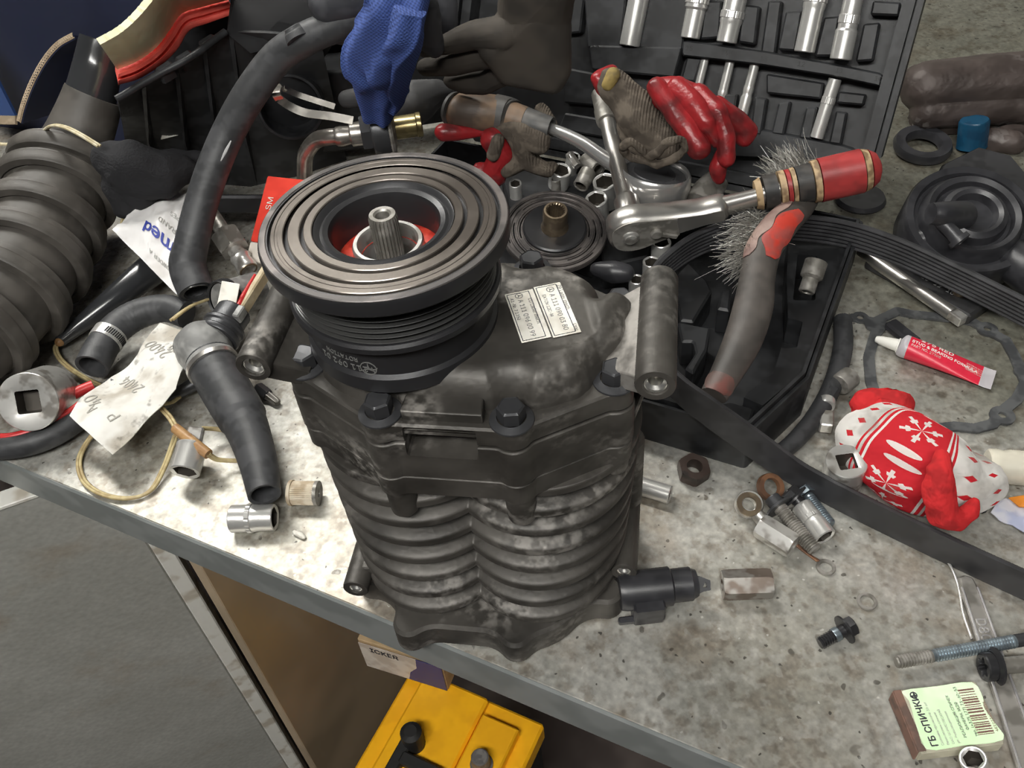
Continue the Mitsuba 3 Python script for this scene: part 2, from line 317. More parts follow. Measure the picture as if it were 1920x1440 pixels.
# long bolt bosses running down the housing
for (a, b), z0, r in (((-.033, -.0555), .120, .0088), ((.033, -.0555), .120, .0088), ((-.081, -.026), .140, .009), ((.081, -.026), .132, .009), ((.0805, .0275), .135, .009)):
    part(sc, 'bolt_boss', S(mv(lathe([(.0, z0), (r * .6, z0 + .0012), (r * .9, z0 + .005), (r, z0 + .03), (r * 1.08, .1902)], 28), T3(a, b, 0))), 'mat_cast', 40)
def flange_bolt(parent, M, s=1.0, shank=0, m='mat_dark_steel', name='bolt'):
    b = part(parent, name, mv(lathe([(.0, 0), (.0108 * s, 0), (.0112 * s, .0006 * s), (.0110 * s, .0014 * s), (.0074 * s, .003 * s)], 28), M), m, 40)
    hx = lathe([(.0061 * s, .0022 * s), (.0061 * s, .0098 * s), (.0052 * s, .0108 * s), (.0050 * s, .0104 * s), (0, .0102 * s)], 48, lambda k, t, r: polyr(t, 6, r) if k < 2 else np.minimum(polyr(t, 6, r * 1.02), r * 1.12) if r > 1e-4 else np.full_like(t, 1e-5))
    part(b, 'hex_head', mv(hx, M), m, 25) if parent.count('__') == 0 else None
    return b
for k, (a, b) in enumerate(FB[:5] + FB[6:7]):
    zz = .2032
    M = SM @ T3(a, b, zz); M = M @ trimesh.transformations.rotation_matrix(k * .7, (0, 0, 1)); flange_bolt(sc, M, 1.0)
# mounting tubes
def mount(a, b0, b1, z, r, hole, bare='mat_cast'):
    prof = [(0, 0), (hole * .8, 0.0), (hole * .8, -.002)]
    L = b1 - b0; p = [(0, L), (r * .96, L), (r, L - .001), (r, .0012), (r * .95, 0), (hole * 1.12, 0), (hole, .0012), (hole, .022), (0, .022)]
    return S(mv(lathe(p[::-1], 36), frame((a, b0, z), (0, 1, 0))))
for a, b0, b1, z, r, h in ((.101, -.0435, .036, .218, .0100, .0056), (-.0995, -.045, .014, .219, .0094, .0055), (.0885, -.031, .03, .036, .0083, .0042), (-.081, -.056, .0, .031, .0083, .0042)):
    t = part(sc, 'mounting_tube', mount(a, b0, b1, z, r, h), 'mat_cast', 35)
    part(t, 'thread_insert', S(mv(lathe([(0, .0115), (h * .6, .011), (h * .66, .004), (h * .97, .0025), (h * .99, .0012)][::-1], 28), frame((a, b0, z), (0, 1, 0)))), 'mat_bore_bright', 35)
part(sc, 'web', S(hullof(mv(rbox(.004, .07, .012, .001), T3(.094, -.005, .214)), mv(rbox(.004, .052, .012, .001), T3(.078, .0, .205)))), 'mat_cast_bare', 30, 'scraped pale web beside the tube')
part(sc, 'web', S(hullof(mv(rbox(.004, .05, .012, .001), T3(-.094, -.018, .215)), mv(rbox(.004, .05, .012, .001), T3(-.078, -.01, .202)))), 'mat_cast', 30)
part(sc, 'web', S(hullof(mv(rbox(.003, .05, .01, .001), T3(.098, .0, .209)), mv(rbox(.003, .03, .01, .001), T3(.089, .01, .15)))), 'mat_cast_bare', 30)
part(sc, 'web', S(hullof(mv(rbox(.02, .045, .012, .001), T3(.078, .005, .036)), mv(rbox(.012, .045, .012, .001), T3(.07, .005, .03)))), 'mat_cast', 30)
part(sc, 'web', S(hullof(mv(rbox(.018, .04, .014, .001), T3(-.075, -.025, .031)), mv(rbox(.01, .05, .02, .001), T3(-.066, -.02, .03)))), 'mat_cast', 30)
part(sc, 'bypass_duct', S(hullof(mv(lathe([(.008, -.03), (.0095, -.028), (.0095, .03), (.008, .032)], 24), T3(.088, .012, .085)), mv(lathe([(.008, -.03), (.0095, -.028), (.0095, .03), (.008, .032)], 24), T3(.07, .03, .085)))), 'mat_cast', 35, 'upright cast duct on the side')
# pulley with clutch rotor
PC = (-.03, -.005); PT = SM @ T3(PC[0], PC[1], 0) @ np.diag([1.03, 1.03, 1.0, 1]) @ T3(0, 0, .0022)
pl0 = [(.044, .2415), (.0500, .2415), (.0517, .2425), (.0517, .2455), (.0505, .2470), (.044, .2472)]
gv = [(.044, .2472)]
for k in range(6): z = .2475 + k * .0033; gv += [(.0496, z), (.0494, z + .0003), (.0455, z + .0014), (.0455, z + .0018), (.0494, z + .0030), (.0496, z + .0033)]
pg = [(.0494, .2680), (.0505, .2692), (.0570, .2705), (.0582, .2720), (.0583, .2775), (.0575, .2797)]
pu = part(sc, 'pulley', mv(lathe(pg + [(.0535, .2798), (.0535, .277), (.044, .277)], 120), PT), 'mat_black_steel', 22, 'black six-groove pulley')
part(pu, 'lower_lip', mv(lathe(pl0, 120), PT), 'mat_black_steel', 22)
mat('groove_steel', (.10, .10, .098), .3, .7)
part(pu, 'belt_grooves', mv(lathe(gv + [(.044, .268)], 120), PT), 'mat_groove_steel', 20, 'grey grooved belt track')
def ring(r0, r1, z0, z1, c=.0004, n=110): return lathe([(r0, z0), (r1, z0), (r1, z1 - c), (r1 - c, z1), (r0 + c, z1), (r0, z1 - c), (r0, z0)], n)
part(pu, 'friction_ring', mv(ring(.0541, .0576, .277, .2802), PT), 'mat_friction_dark', 30, 'dark outer friction ring')
part(pu, 'friction_ring', mv(lathe([(.0462, .277), (.0522, .277), (.0522, .2798), (.0518, .2802), (.0503, .2802), (.0501, .2799), (.0489, .2799), (.0487, .2802), (.0466, .2802), (.0462, .2798)], 110), PT), 'mat_friction', 30)
part(pu, 'friction_ring', mv(ring(.0388, .0443, .277, .2802), PT), 'mat_friction', 30)
part(pu, 'friction_ring', mv(ring(.0330, .0370, .277, .2804), PT), 'mat_friction', 30)
part(pu, 'hub', mv(lathe([(.0449, .2745), (.046, .2774), (.0372, .2774), (.0326, .2774), (.0326, .2796), (.0318, .2792), (.0300, .2775), (.0285, .2785), (.0262, .2775), (.0250, .274), (.0248, .252), (.023, .251)], 100), PT), 'mat_black_steel', 30)
part(sc, 'coil_ring', mv(lathe([(.0135, .245), (.0248, .245), (.0248, .2600), (.022, .2612), (.0175, .2612), (.0168, .2600), (.0135, .2600)], 72), PT), 'mat_red_coil', 30, 'red ring inside the pulley')
part(sc, 'bearing_sleeve', mv(lathe([(.0165, .245), (.0170, .2665), (.0163, .268), (.0146, .268), (.0140, .2665), (.0138, .246)], 56), PT), 'mat_worn_chrome', 30, 'bright steel sleeve around the shaft')
part(sc, 'input_shaft', mv(lathe([(.0068, .246), (.0068, .2815), (.0061, .2835), (.0042, .2835), (.0033, .2826), (.0033, .274), (0, .274)], 144, lambda k, t, r: r - (.0009 * (np.sin(24 * t) > 0) if k < 2 else 0)), PT), 'mat_dull_steel', 20, 'splined steel shaft')
mat('dim_print', (.13, .13, .125), .6)
ch = part(sc, 'coil_housing', mv(lathe([(.0485, .214), (.0480, .222), (.0462, .224), (.0462, .2395), (.045, .241), (.03, .241)], 90), PT), 'mat_black_steel', 30, 'black coil housing under the pulley')
def wrap_text(txt, h, r, ang0, z, M, flip=False, depth=.0003):
    m = meshkit.text_mesh(txt, h, depth); v = m.vertices; w = v[:, 0].max()
    x, y = (v[:, 0], v[:, 1]) if not flip else (w - v[:, 0], h - v[:, 1])
    a = ang0 + x / r; q = m.copy(); q.vertices = np.stack([np.cos(a) * (r + v[:, 2]), np.sin(a) * (r + v[:, 2]), z + y], -1); return mv(q, M)
def star_ring(r, w=.12, d=.0003):
    ringp = Point(0, 0).buffer(r, 32).difference(Point(0, 0).buffer(r * (1 - w), 32)); arms = []
    for k in range(3):
        a = math.pi / 2 + k * 2 * math.pi / 3; arms.append(Polygon([(r * .95 * math.cos(a), r * .95 * math.sin(a)), (r * .17 * math.cos(a + 1.05), r * .17 * math.sin(a + 1.05)), (0, 0), (r * .17 * math.cos(a - 1.05), r * .17 * math.sin(a - 1.05))]))
    g = unary_union([ringp] + arms); return cat(*[extr(x, d) for x in getattr(g, 'geoms', [g])])
def bend_to(m, r, a0, z, M): v = m.vertices; a = a0 + v[:, 0] / r; q = m.copy(); q.vertices = np.stack([np.cos(a) * (r + v[:, 2]), np.sin(a) * (r + v[:, 2]), z + v[:, 1]], -1); return mv(q, M)
A0 = math.radians(-90 - 12)
for q in (wrap_text('A 111 092 01', .0036, .0463, A0 - .50, .2250, PT, True), wrap_text('ROTATION', .0026, .0463, A0 - .40, .231, PT, True), bend_to(star_ring(.0042), .0463, A0 + .10, .2278, PT), bend_to(extr(sbox(-.004, -.0012, .004, .0012), .0003), .0463, A0 - .62, .2335, PT)): part(ch, 'print', q, 'mat_dim_print', False, 'grey moulded mark')
# the two type labels on the cover
def sticker(x0, x1, y0, y1, lines, M):
    k = part(sc, 'type_label', mv(mv(rbox(x1 - x0, y1 - y0, .0003, .0001), T3((x0 + x1) / 2, (y0 + y1) / 2, 0)), M), 'mat_label_white', 30, 'white printed type label')
    fr = sbox(x0 + .0012, y0 + .001, x1 - .0012, y1 - .001).buffer(.0003); fr = sbox(x0 + .0014, y0 + .0012, x1 - .0014, y1 - .0028).buffer(.0004).difference(sbox(x0 + .0014, y0 + .0012, x1 - .0014, y1 - .0028))
    ms = [mv(extr(fr, .0001), M @ T3(0, 0, .00012))]
    for tx, x, y, h in lines:
        m = star_ring(h, .16, .0001) if tx == '*' else meshkit.text_mesh(tx, h, .0001); ms.append(mv(m, M @ T3(x, y, .00012)))
    part(k, 'print', cat(*ms), 'mat_ink', False)
o = V([.0488, .026]); ex = unit(V([.0633 - .0488, -.0121 - .026])); L3 = SM @ frame((o[0], o[1], .2222), (0, 0, 1), (ex[0], ex[1], 0))
sticker(0, .041, -.0145, .0, [('ZB Lader mech', .002, -.0024, .0021), ('Umg', .034, -.0024, .0018), ('*', .0045, -.0065, .0021), ('A 111 090 03 80', .0082, -.0079, .0026), ('EATON 12C-M', .0075, -.0118, .0018)], L3)
sticker(.001, .040, -.0305, -.0152, [('LU Lader mech', .008, -.0195, .0021), ('*', .0045, -.0235, .0021), ('A 111 096 00 99', .0078, -.0248, .0026), ('A1-Nr. 7 1250', .0055, -.0285, .0018)], L3)
# ------------------------------------------------------------------ under the bench
mat('battery_yellow', two((.93, .47, .010), (.86, .42, .01), 40), .42)
mat('cardboard', two((.42, .30, .17), (.34, .24, .13), 60), .8)
mat('carton_white', two((.60, .56, .50), (.48, .43, .37), 50), .55)
mat('carton_blue', (.035, .045, .16), .5)
mat('lead', two((.16, .15, .15), (.24, .23, .22), 150), .55, .5)
def bw(x, y, z): return (BM @ V([x, y, z, 1]))[:3]
_dc, _dl = W(195, 887, -.05), W(0, 955, -.05); _dx = unit(_dl - _dc)
DM = frame(_dc, (0, 0, 1), _dx)                # x along the door to the left, y away from the viewer or towards him
_sg = 1.0 if (DM[:3, 1] @ (W(100, 700, -.05) - _dc)) > 0 else -1.0
door = thing('locker', 'grey steel cabinet panel standing below the left end of the bench', 'cabinet')
part(door, 'door_panel', mv(rbox(.70, .016, .85, .0012), DM @ T3(.351, _sg * .009, -.425)), 'mat_cabinet', 30)
part(door, 'top_edge', mv(rbox(.70, .019, .004, .0008), DM @ T3(.351, _sg * .009, .0005)), 'mat_cabinet_edge', 30, 'pale worn top edge')
part(door, 'side_edge', mv(rbox(.017, .020, .85, .0015), DM @ T3(-.0085, _sg * .0085, -.425)), 'mat_cabinet_edge', 30, 'pale vertical edge')
cb = thing('cabinet', 'brownish grey inner side of the cabinet under the bench left of the battery', 'cabinet')
part(cb, 'side_panel', bench_box(.106, .120, .035, .62, -.85, -.038), 'mat_cabinet_inside', 30)
part(cb, 'back_panel', bench_box(.1, 1.6, .42, .435, -.85, -.04), 'mat_cabinet_inside', 30)
k = numbered('floor'); scene[k] = mikit.ply(bench_box(-2.5, 3, -3, 2.5, -.92, -.86), 'mat_floor', smooth=30); tag(k, 'dark dirty floor under the bench', None, None, 'structure')
# battery
ZB = -.47
bx0, bx1, by0, by1 = .205, .378, -.085, .158
bat = thing('car_battery', 'bright yellow car battery on the floor under the bench', 'battery')
part(bat, 'case', bench_box(bx0 + .004, bx1 - .004, by0 + .004, by1 - .004, ZB - .19, ZB - .03, .003), 'mat_hole_black', 30, 'black battery case')
part(bat, 'lid', cat(bench_box(bx0, bx1, by0, by1, ZB - .032, ZB, .003), bench_box(bx0 + .022, bx0 + .105, by0 + .01, by1 - .003, ZB - .001, ZB + .012, .003), mv(slab(Polygon([(0, 0), (.062, 0), (.062, .09), (.045, .1), (.045, .19), (.0, .19)]), 0, .018, .002, 120), BM @ T3(bx0 + .108, by0 + .03, ZB - .001))), 'mat_battery_yellow', 30, 'yellow lid')
part(bat, 'terminal', mv(lathe([(0, -.001), (.0125, -.001), (.0125, .003), (.0105, .004), (.0095, .021), (.008, .0225), (0, .0225)], 28), frame(bw(bx1 - .04, by1 - .075, ZB + .017), (0, 0, 1))), 'mat_lead', 35, 'grey lead terminal')
h0 = bw(bx0 + .075, by1 - .075, ZB + .012)
hm = cat(mv(rbox(.014, .13, .012, .002), frame(h0, (0, 0, 1), EU) @ T3(-.028, -.06, .007)), mv(rbox(.05, .014, .012, .002), frame(h0, (0, 0, 1), EU) @ T3(0, -.03, .009)), mv(rbox(.014, .09, .018, .002), frame(h0, (0, 0, 1), EU) @ T3(.024, -.075, .009)), mv(lathe([(.0, 0), (.012, 0), (.012, .03), (.007, .034), (.0, .034)], 20), frame(h0, (0, 0, 1), EU) @ T3(-.022, -.008, 0)), mv(rbox(.06, .05, .008, .002), frame(h0, (0, 0, 1), EU) @ T3(.0, -.11, .006)))
part(bat, 'carrying_handle', hm, 'mat_hole_black', 30, 'black plastic carrying handle')
lb = part(bat, 'sticker', mv(rbox(.034, .07, .0006, .0001), frame(bw(bx0 + .04, by0 + .068, ZB + .0126), (0, 0, 1), EU)), 'mat_hole_black', 30, 'black sticker with a white end')
part(lb, 'white_end', mv(rbox(.034, .010, .0004, .0001), frame(bw(bx0 + .04, by0 + .100, ZB + .0131), (0, 0, 1), EU)), 'mat_carton_white', 30)
bc = thing('small_carton', 'small white and blue carton standing on the yellow battery', 'box')
_cz = ZB + .0125; _ca, _cb = W(688, 1248, _cz), W(812, 1287, _cz); CX = frame(_ca, (0, 0, 1), _cb - _ca); _k = np.linalg.norm(_cb - _ca) / .105
part(bc, 'carton', mv(rbox(.105, .05, .062, .0012), CX @ T3(.052, .026, .031)), 'mat_cardboard', 30)
part(bc, 'front_print', mv(extr(Polygon([(0, 0), (.055, 0), (.06, .02), (.07, .035), (.072, .056), (0, .056)]), .0006), CX @ frame((.001, -.0003, .002), (0, -1, 0), (1, 0, 0))), 'mat_carton_white', False, 'white front')
part(bc, 'front_print', mv(extr(Polygon([(.055, 0), (.103, 0), (.103, .056), (.072, .056), (.07, .035), (.06, .02)]), .0006), CX @ frame((.001, -.0003, .002), (0, -1, 0), (1, 0, 0))), 'mat_carton_blue', False, 'dark blue front')
part(bc, 'lettering', mv(meshkit.text_mesh('ICKER', .0085, .0003, True), CX @ frame((.014, -.0009, .044), (0, -1, 0), (1, 0, 0))), 'mat_ink', False, 'black lettering')
mat('sack', two((.035, .022, .02), (.06, .042, .038), 30), .8)
solo('tool_bag', rough(bones([[((bw(.52, .10, -.80)), .055), ((bw(.62, .06, -.80)), .06), ((bw(.70, .0, -.80)), .05)], [(bw(.58, .12, -.72), .02), (bw(.62, .06, -.80), .05)]], .012), .004, 30), 'mat_sack', 'dark brown bag on the floor right of the yellow battery', 'bag', 40)
# ------------------------------------------------------------------ tool makers
mat('bore_dark', (.07, .062, .052), .45, .5)
def socket(P0, P1, r0, r1, label, group=None, m='mat_chrome', bore='hex', knurl=True, cat_='socket', rb=None, neck=.55, name='socket', split=True):
    """a socket from its open end P0 to its drive end P1"""
    P0, P1 = V(P0), V(P1); L = np.linalg.norm(P1 - P0); r0, r1 = float(r0), float(r1); rb = rb or r0 * .74; c = min(.0006, r0 * .08)
    z1 = L * neck; rw = max(r0, r1)
    p = [(r0 - c, 0), (r0, c), (r0, z1 - .001), (r1, z1 + .001)]
    if knurl: a, b = L * min(neck + .08, .8), L * min(neck + .2, .92); p += [(r1, a), (r1 * 1.045, a + .0004), (r1 * 1.045, b - .0004), (r1, b)]
    p += [(r1, L - c), (r1 - c, L), (r1 * .62, L), (r1 * .58, L - .0005), (r1 * .55, L * .7)]
    dep = min(L * .5, .016); nb = 6 if bore == 'hex' else 4
    pr = (lambda t, r: np.minimum(polyr(t, 6, r * .93), r * 1.08)) if nb == 6 else (lambda t, r: np.minimum(polyr(t, 4, r * .86), r * 1.16))
    out = lathe([(rb, .0009), (rb + (r0 - rb) * .5, 0)] + p, 72,
        lambda k, t, r: (pr(t, r) if k == 0 else (r * (1 + .035 * (np.sin(t * 36) > 0)) if knurl and k in (7, 8) else np.full_like(t, r))))
    F = frame(P0, P1 - P0); k = numbered(name)
    body = mv(out, F)
    plug = mv(cat(lathe([(0, dep), (rb, dep), (rb, .0009)], 72, lambda k, t, r: pr(t, r) if k else np.full_like(t, 1e-5)), lathe([(r1 * .6, L * .72), (0, L * .72)], 24)), F)
    tag(k, label, cat_, group)
    scene[k + '__shell'] = mikit.ply(body, m, smooth=28); scene[k + '__bore'] = mikit.ply(plug, 'mat_bore_dark', smooth=30)
    USED.update([k + '__shell', k + '__bore']); return k
def hexnut(P0, ax, ap, h, hole=.5, n=6, xh=(1, 0, 0)):
    rf = lambda k, t, r: polyr(t, n, r) if k in (2, 3) else (np.minimum(polyr(t, n, r * 1.03), r * 1.12) if k in (1, 4) else np.full_like(t, r))
    return mv(lathe([(ap * hole, 0), (ap * .97, 0), (ap, h * .1), (ap, h * .9), (ap * .97, h), (ap * hole, h), (ap * hole, 0)], 96, rf), frame(P0, ax, xh))
def bolt(parent, P0, P1, r, head, hh, mh='mat_dark_steel', ms=None, threads=.6, pitch=None, flangew=0, star=False):
    """shank from the tip P0 to under the head P1"""
    P0, P1 = V(P0), V(P1); L = np.linalg.norm(P1 - P0); pitch = max(pitch or r * .4, .0017); n = int(L * threads / pitch); p = [(0, 0), (r * .8, 0), (r, r * .25)]
    for i in range(n): z = r * .25 + i * pitch; p += [(r * .80, z + pitch * .05), (r, z + pitch * .45), (r, z + pitch * .6)]
    p += [(r * .96, p[-1][1] + pitch), (r * .96, L)]
    F = frame(P0, P1 - P0); part(parent, 'shank', mv(lathe(p, 24), F), ms or mh, 40)
    q = [(r * .9, L)] + ([(flangew, L), (flangew, L + hh * .12), (head * 1.02, L + hh * .3)] if flangew else []) + []
    hd = mv(lathe([(0, L - .0005), (flangew, L - .0003), (flangew, L + hh * .14), (head * 1.05, L + hh * .32)], 32), F) if flangew else None
    tp = lathe([(head, L), (head, L + hh * .9), (head * .92, L + hh), (head * .6, L + hh), (head * .5, L + hh * .55), (0, L + hh * .55)], 60,
        lambda k, t, r_: (polyr(t, 6, r_) if k < 2 and not star else (r_ * (1 + .22 * np.cos(6 * t)) if star and k in (3, 4) else np.full_like(t, r_))) if not (not star and k >= 3) else np.full_like(t, r_))
    part(parent, 'head', cat(mv(tp, F), hd), mh, 30)
def pxtube(pts, mult=1.0, **kw):
    """pts of (px, py, z, width in px)"""
    P = [W(a, b, z) for a, b, z, w in pts]; r = [msize(w, p) / 2 * mult for (a, b, z, w), p in zip(pts, P)]
    return tube(P, r, **kw)
def bz(px, py, z, rpx): p = W(px, py, z); return (p, msize(rpx, p))

# ------------------------------------------------------------------ socket case: tray on the bench, lid leaning open
case = thing('socket_case', 'large open black plastic socket case behind the supercharger, lid tilted up', 'tool case')
HRx, HRy = None, None
def to_b(p): q = V(p) - E0; return V([q @ EU, q @ EV, p[2]])
c_far, c_mid, c_near = to_b(W(1603, 450, .045)), to_b(W(1523, 703, .045)), to_b(W(1410, 803, .045))
xr = (c_far[0] + c_mid[0]) / 2; y0 = c_near[1]; y1 = c_far[1] + .035; xl = xr - .42; ch = max(c_mid[1] - c_near[1], .02)
cx_ = c_near[0]
outer = Polygon([(xl + ch, y0), (cx_, y0), (xr, y0 + ch), (xr, y1), (xl, y1), (xl, y0 + ch)]).buffer(-.004).buffer(.004)
TH = .045
def Bpoly(pxs, z): return Polygon([tuple(to_b(W(a, b, z))[:2]) for a, b in pxs])
inner = outer.buffer(-.006)
groove = outer.buffer(-.0075)
part(case, 'tray_wall', mv(cat(extr(outer.difference(outer.buffer(-.0028)), TH - .004), mv(extr(outer.buffer(-.0034).difference(inner), TH), T3(0, 0, .0))), BM), 'mat_black_plastic', 30)
part(case, 'tray_floor', mv(extr(outer.buffer(-.002), .010), BM @ T3(0, 0, .0005)), 'mat_black_plastic', 30)
isl = dict(
 right=[(1480, 425), (1600, 440), (1560, 600), (1515, 690), (1430, 760), (1395, 745), (1450, 700), (1478, 610), (1475, 520)],
 near=[(1200, 800), (1330, 760), (1370, 752), (1415, 765), (1405, 800), (1300, 840)],
 a=[(1276, 600), (1300, 603), (1335, 545), (1325, 525), (1290, 490), (1262, 520)],
 b=[(1345, 578), (1368, 582), (1372, 540), (1352, 545)],
 c=[(1270, 602), (1332, 614), (1325, 655), (1300, 700), (1285, 690), (1305, 660), (1300, 640), (1278, 640)],
 d=[(1130, 500), (1215, 480), (1235, 430), (1200, 380), (1120, 400)],
 e=[(1250, 440), (1330, 400), (1420, 395), (1430, 360), (1300, 340), (1240, 380)],
 f=[(960, 420), (1110, 480), (1120, 320), (1000, 290), (940, 330)],
 g=[(1400, 590), (1440, 600), (1430, 520), (1400, 520)])
for nm, pl in isl.items():
    g = Bpoly(pl, .037)
    g = g.buffer(.002).buffer(-.002) if g.is_valid else g.buffer(0)
    if nm == 'right':
        for q in ([(1492, 560), (1500, 480), (1528, 482), (1524, 560)], [(1470, 650), (1480, 600), (1500, 605), (1490, 648)]): g = g.difference(Bpoly(q, .037).buffer(.002))
    g = g.intersection(inner.buffer(.0005))
    for h in getattr(g, 'geoms', [g]):
        hb = h.buffer(-.001).buffer(.001); hb = max(getattr(hb, 'geoms', [hb]), key=lambda q: q.area)
        if hb.area > 1e-5 and len(hb.interiors) == 0: part(case, 'tray_block', mv(slab(hb, .010, .037, .0018, 100), BM), 'mat_black_plastic', 40)
        elif h.area > 1e-5: part(case, 'tray_block', mv(mv(extr(h, .027), T3(0, 0, .010)), BM), 'mat_black_plastic', 40)
# lid: its own plane
LH = (BM @ V([xr, y1, .047, 1]))[:3]; LA = math.radians(62)
LY = EV * math.cos(LA) + V([0, 0, 1]) * math.sin(LA); LM = frame(LH, np.cross(EU, LY), EU)       # x right, y up the lid, z to the viewer
LN = LM[:3, 2]
def lidpt(px, py, off=0.0):
    r = CM @ V([px - 960, py - 720, FPX]); t = ((LH + LN * off - EYE) @ LN) / (r @ LN); q = EYE + t * r - LH; return V([q @ EU, q @ LY])
lw, lh = .42, .30
lo = Polygon([(-lw + .04, 0), (-.05, 0), (0, .05), (0, lh), (-lw, lh), (-lw, .04)])
part(case, 'lid_panel', mv(mv(extr(lo, .006), T3(0, 0, -.022)), LM), 'mat_black_plastic', 30)
part(case, 'lid_rim', mv(cat(mv(extr(lo.difference(lo.buffer(-.005)), .030), T3(0, 0, -.022)), mv(extr(lo.buffer(-.0065).difference(lo.buffer(-.016)), .022), T3(0, 0, -.018)), mv(extr(lo.buffer(-.0045).difference(lo.buffer(-.007)), .014), T3(0, 0, -.02))), LM), 'mat_black_plastic', 30)
def lidblock(pxs, z0, z1, name='lid_block', c=.0016):
    g = Polygon([tuple(lidpt(a, b, z1)) for a, b in pxs]).buffer(0).buffer(.0016); g = g.intersection(lo.buffer(-.016))
    for h in getattr(g, 'geoms', [g]):
        if h.area > 2e-6 and not h.is_empty: part(case, name, mv(slab(h, z0, z1, c, 80), LM), 'mat_black_plastic', 40)
lidblock([(1108, 88), (1275, 92), (1262, 142), (1112, 128)], -.018, .004)
lidblock([(1098, 0), (1170, 0), (1160, 90), (1104, 86)], -.018, -.001)
lidblock([(1205, 0), (1290, 0), (1276, 92), (1195, 92)], -.018, -.001)
lidblock([(1283, 78), (1440, 100), (1590, 128), (1658, 142), (1655, 160), (1560, 140), (1420, 118), (1280, 102)], -.018, .002)
for a, b in ((1280, 140), (1445, 165), (1575, 205)): pass
for q in ([(1325, 5), (1350, 5), (1345, 68), (1316, 70)], [(1395, 12), (1420, 15), (1412, 80), (1388, 76)], [(1476, 25), (1500, 24), (1488, 92), (1462, 90)], [(1548, 36), (1570, 34), (1558, 102), (1532, 102)], [(1622, 48), (1646, 46), (1634, 110), (1608, 112)],
          [(1443, 5), (1462, 5), (1450, 98), (1430, 95)], [(1360, 180), (1378, 180), (1370, 240), (1352, 240)], [(1418, 185), (1434, 188), (1424, 250), (1410, 246)], [(1462, 196), (1478, 194), (1466, 250), (1450, 248)], [(1514, 204), (1528, 204), (1518, 258), (1502, 256)], [(1570, 212), (1584, 214), (1574, 268), (1558, 266)], [(1440, 142), (1540, 158), (1536, 182), (1440, 172)],
          [(1060, 0), (1092, 0), (1085, 58), (1062, 60)], [(1640, 5), (1685, 8), (1682, 26), (1636, 24)], [(1575, 175), (1620, 180), (1616, 194), (1572, 190)], [(1290, 110), (1312, 112), (1300, 150), (1280, 148)]):
    lidblock(q, -.018, -.003)
lidblock([(1330, 250), (1430, 246), (1575, 274), (1600, 282), (1570, 300), (1340, 290)], -.018, -.004)
lidblock([(1060, 130), (1110, 140), (1115, 195), (1060, 190)], -.018, -.006)
lidblock([(1060, 215), (1120, 225), (1130, 255), (1050, 240)], -.018, -.006)
# size marks moulded on the ledges
marks = [('17', 1113, 92, .0045), ('16', 1176, 102, .0045), ('15', 1290, 92, .004), ('14', 1356, 100, .004), ('13', 1430, 112, .004), ('12', 1500, 122, .004), ('11', 1572, 134, .004), ('10', 1645, 150, .004)]
for tx, a, b, h in marks:
    q = lidpt(a, b, .004); part(case, 'size_mark', mv(meshkit.text_mesh(tx, h, .0004), LM @ T3(q[0] - .003, q[1] - .001, .0018 if a > 1280 else .0038)), 'mat_hole_black', False)
# sockets clipped in the lid
def lidsocket(a, b, w0, w1, lab, off=.003, **kw):
    A, B = lidpt(*a, off), lidpt(*b, off); P0 = LH + A[0] * EU + A[1] * LY + off * LN; P1 = LH + B[0] * EU + B[1] * LY + off * LN
    return socket(P0, P1, msize(w0, P0) / 2, msize(w1, P1) / 2, lab, **kw)
LG = 'sockets clipped in the case lid'
lidsocket((1180, 86), (1205, -40), 38, 38, 'large plain chrome deep socket in the case lid, nearest the brown glove', knurl=False, neck=.98, group=LG)
lidsocket((1294, 72), (1316, -40), 36, 42, 'chrome knurled socket in the case lid, first right of the plain large one', neck=.5, group=LG, off=.0)
lidsocket((1362, 80), (1388, -40), 38, 42, 'chrome knurled socket in the case lid, second right of the plain large one', neck=.3, group=LG, off=.0)
lidsocket((1508, 98), (1538, -40), 38, 42, 'chrome deep socket in the case lid left of the last upper one', neck=.6, group=LG, off=.0)
lidsocket((1576, 112), (1606, -30), 40, 36, 'matt chrome deep socket at the right end of the upper lid row', neck=.4, group=LG, off=.0)
lidsocket((1310, 160), (1326, 95), 15, 15, 'thinnest chrome socket in the lower lid row, behind the red glove', neck=.9, group=LG, knurl=False, off=-.006)
lidsocket((1352, 188), (1370, 112), 18, 17, 'slim chrome socket in the lower lid row, second from its left end', neck=.05, group=LG, off=-.006)
lidsocket((1392, 214), (1416, 118), 21, 18, 'slim chrome socket with a ridge in the lower lid row, beside the red glove fingertips', neck=.35, group=LG, off=-.006)
lidsocket((1531, 259), (1566, 148), 24, 24, 'lone slim chrome socket at the right end of the lower lid row', neck=.5, group=LG, off=-.004)
lidsocket((848, 28), (858, -40), 38, 38, 'chrome socket at the top edge left of the brown glove', neck=.98, knurl=False, group=LG, off=.003) if False else None
# sockets standing in the tray
TG = 'loose sockets in the case tray'
def upright(px, py, z, wpx, h, lab, lean=(0, 0), **kw):
    P = W(px, py, z); r = msize(wpx, P) / 2; Q = P - V([lean[0], lean[1], h]); return socket(P, Q, r, r * .98, lab, group=kw.pop('group', TG), knurl=False, neck=.9, **kw)
upright(1240, 453, .062, 37, .022, 'chrome socket ring standing just below the ratchet head', rb=None)
upright(1222, 490, .058, 34, .022, 'chrome socket ring in the tray beside the belt, middle of three')
upright(1194, 523, .056, 30, .022, 'chrome socket ring in the tray closest to the black bolt and grey tube')
socket(W(1531, 490, .06), W(1512, 548, .045), msize(42, W(1531, 490, .06)) / 2, msize(30, W(1531, 490, .06)) / 2, 'satin bit socket lying in the right rim of the case tray', m='mat_dull_steel', knurl=False, neck=.55, rb=.0038)
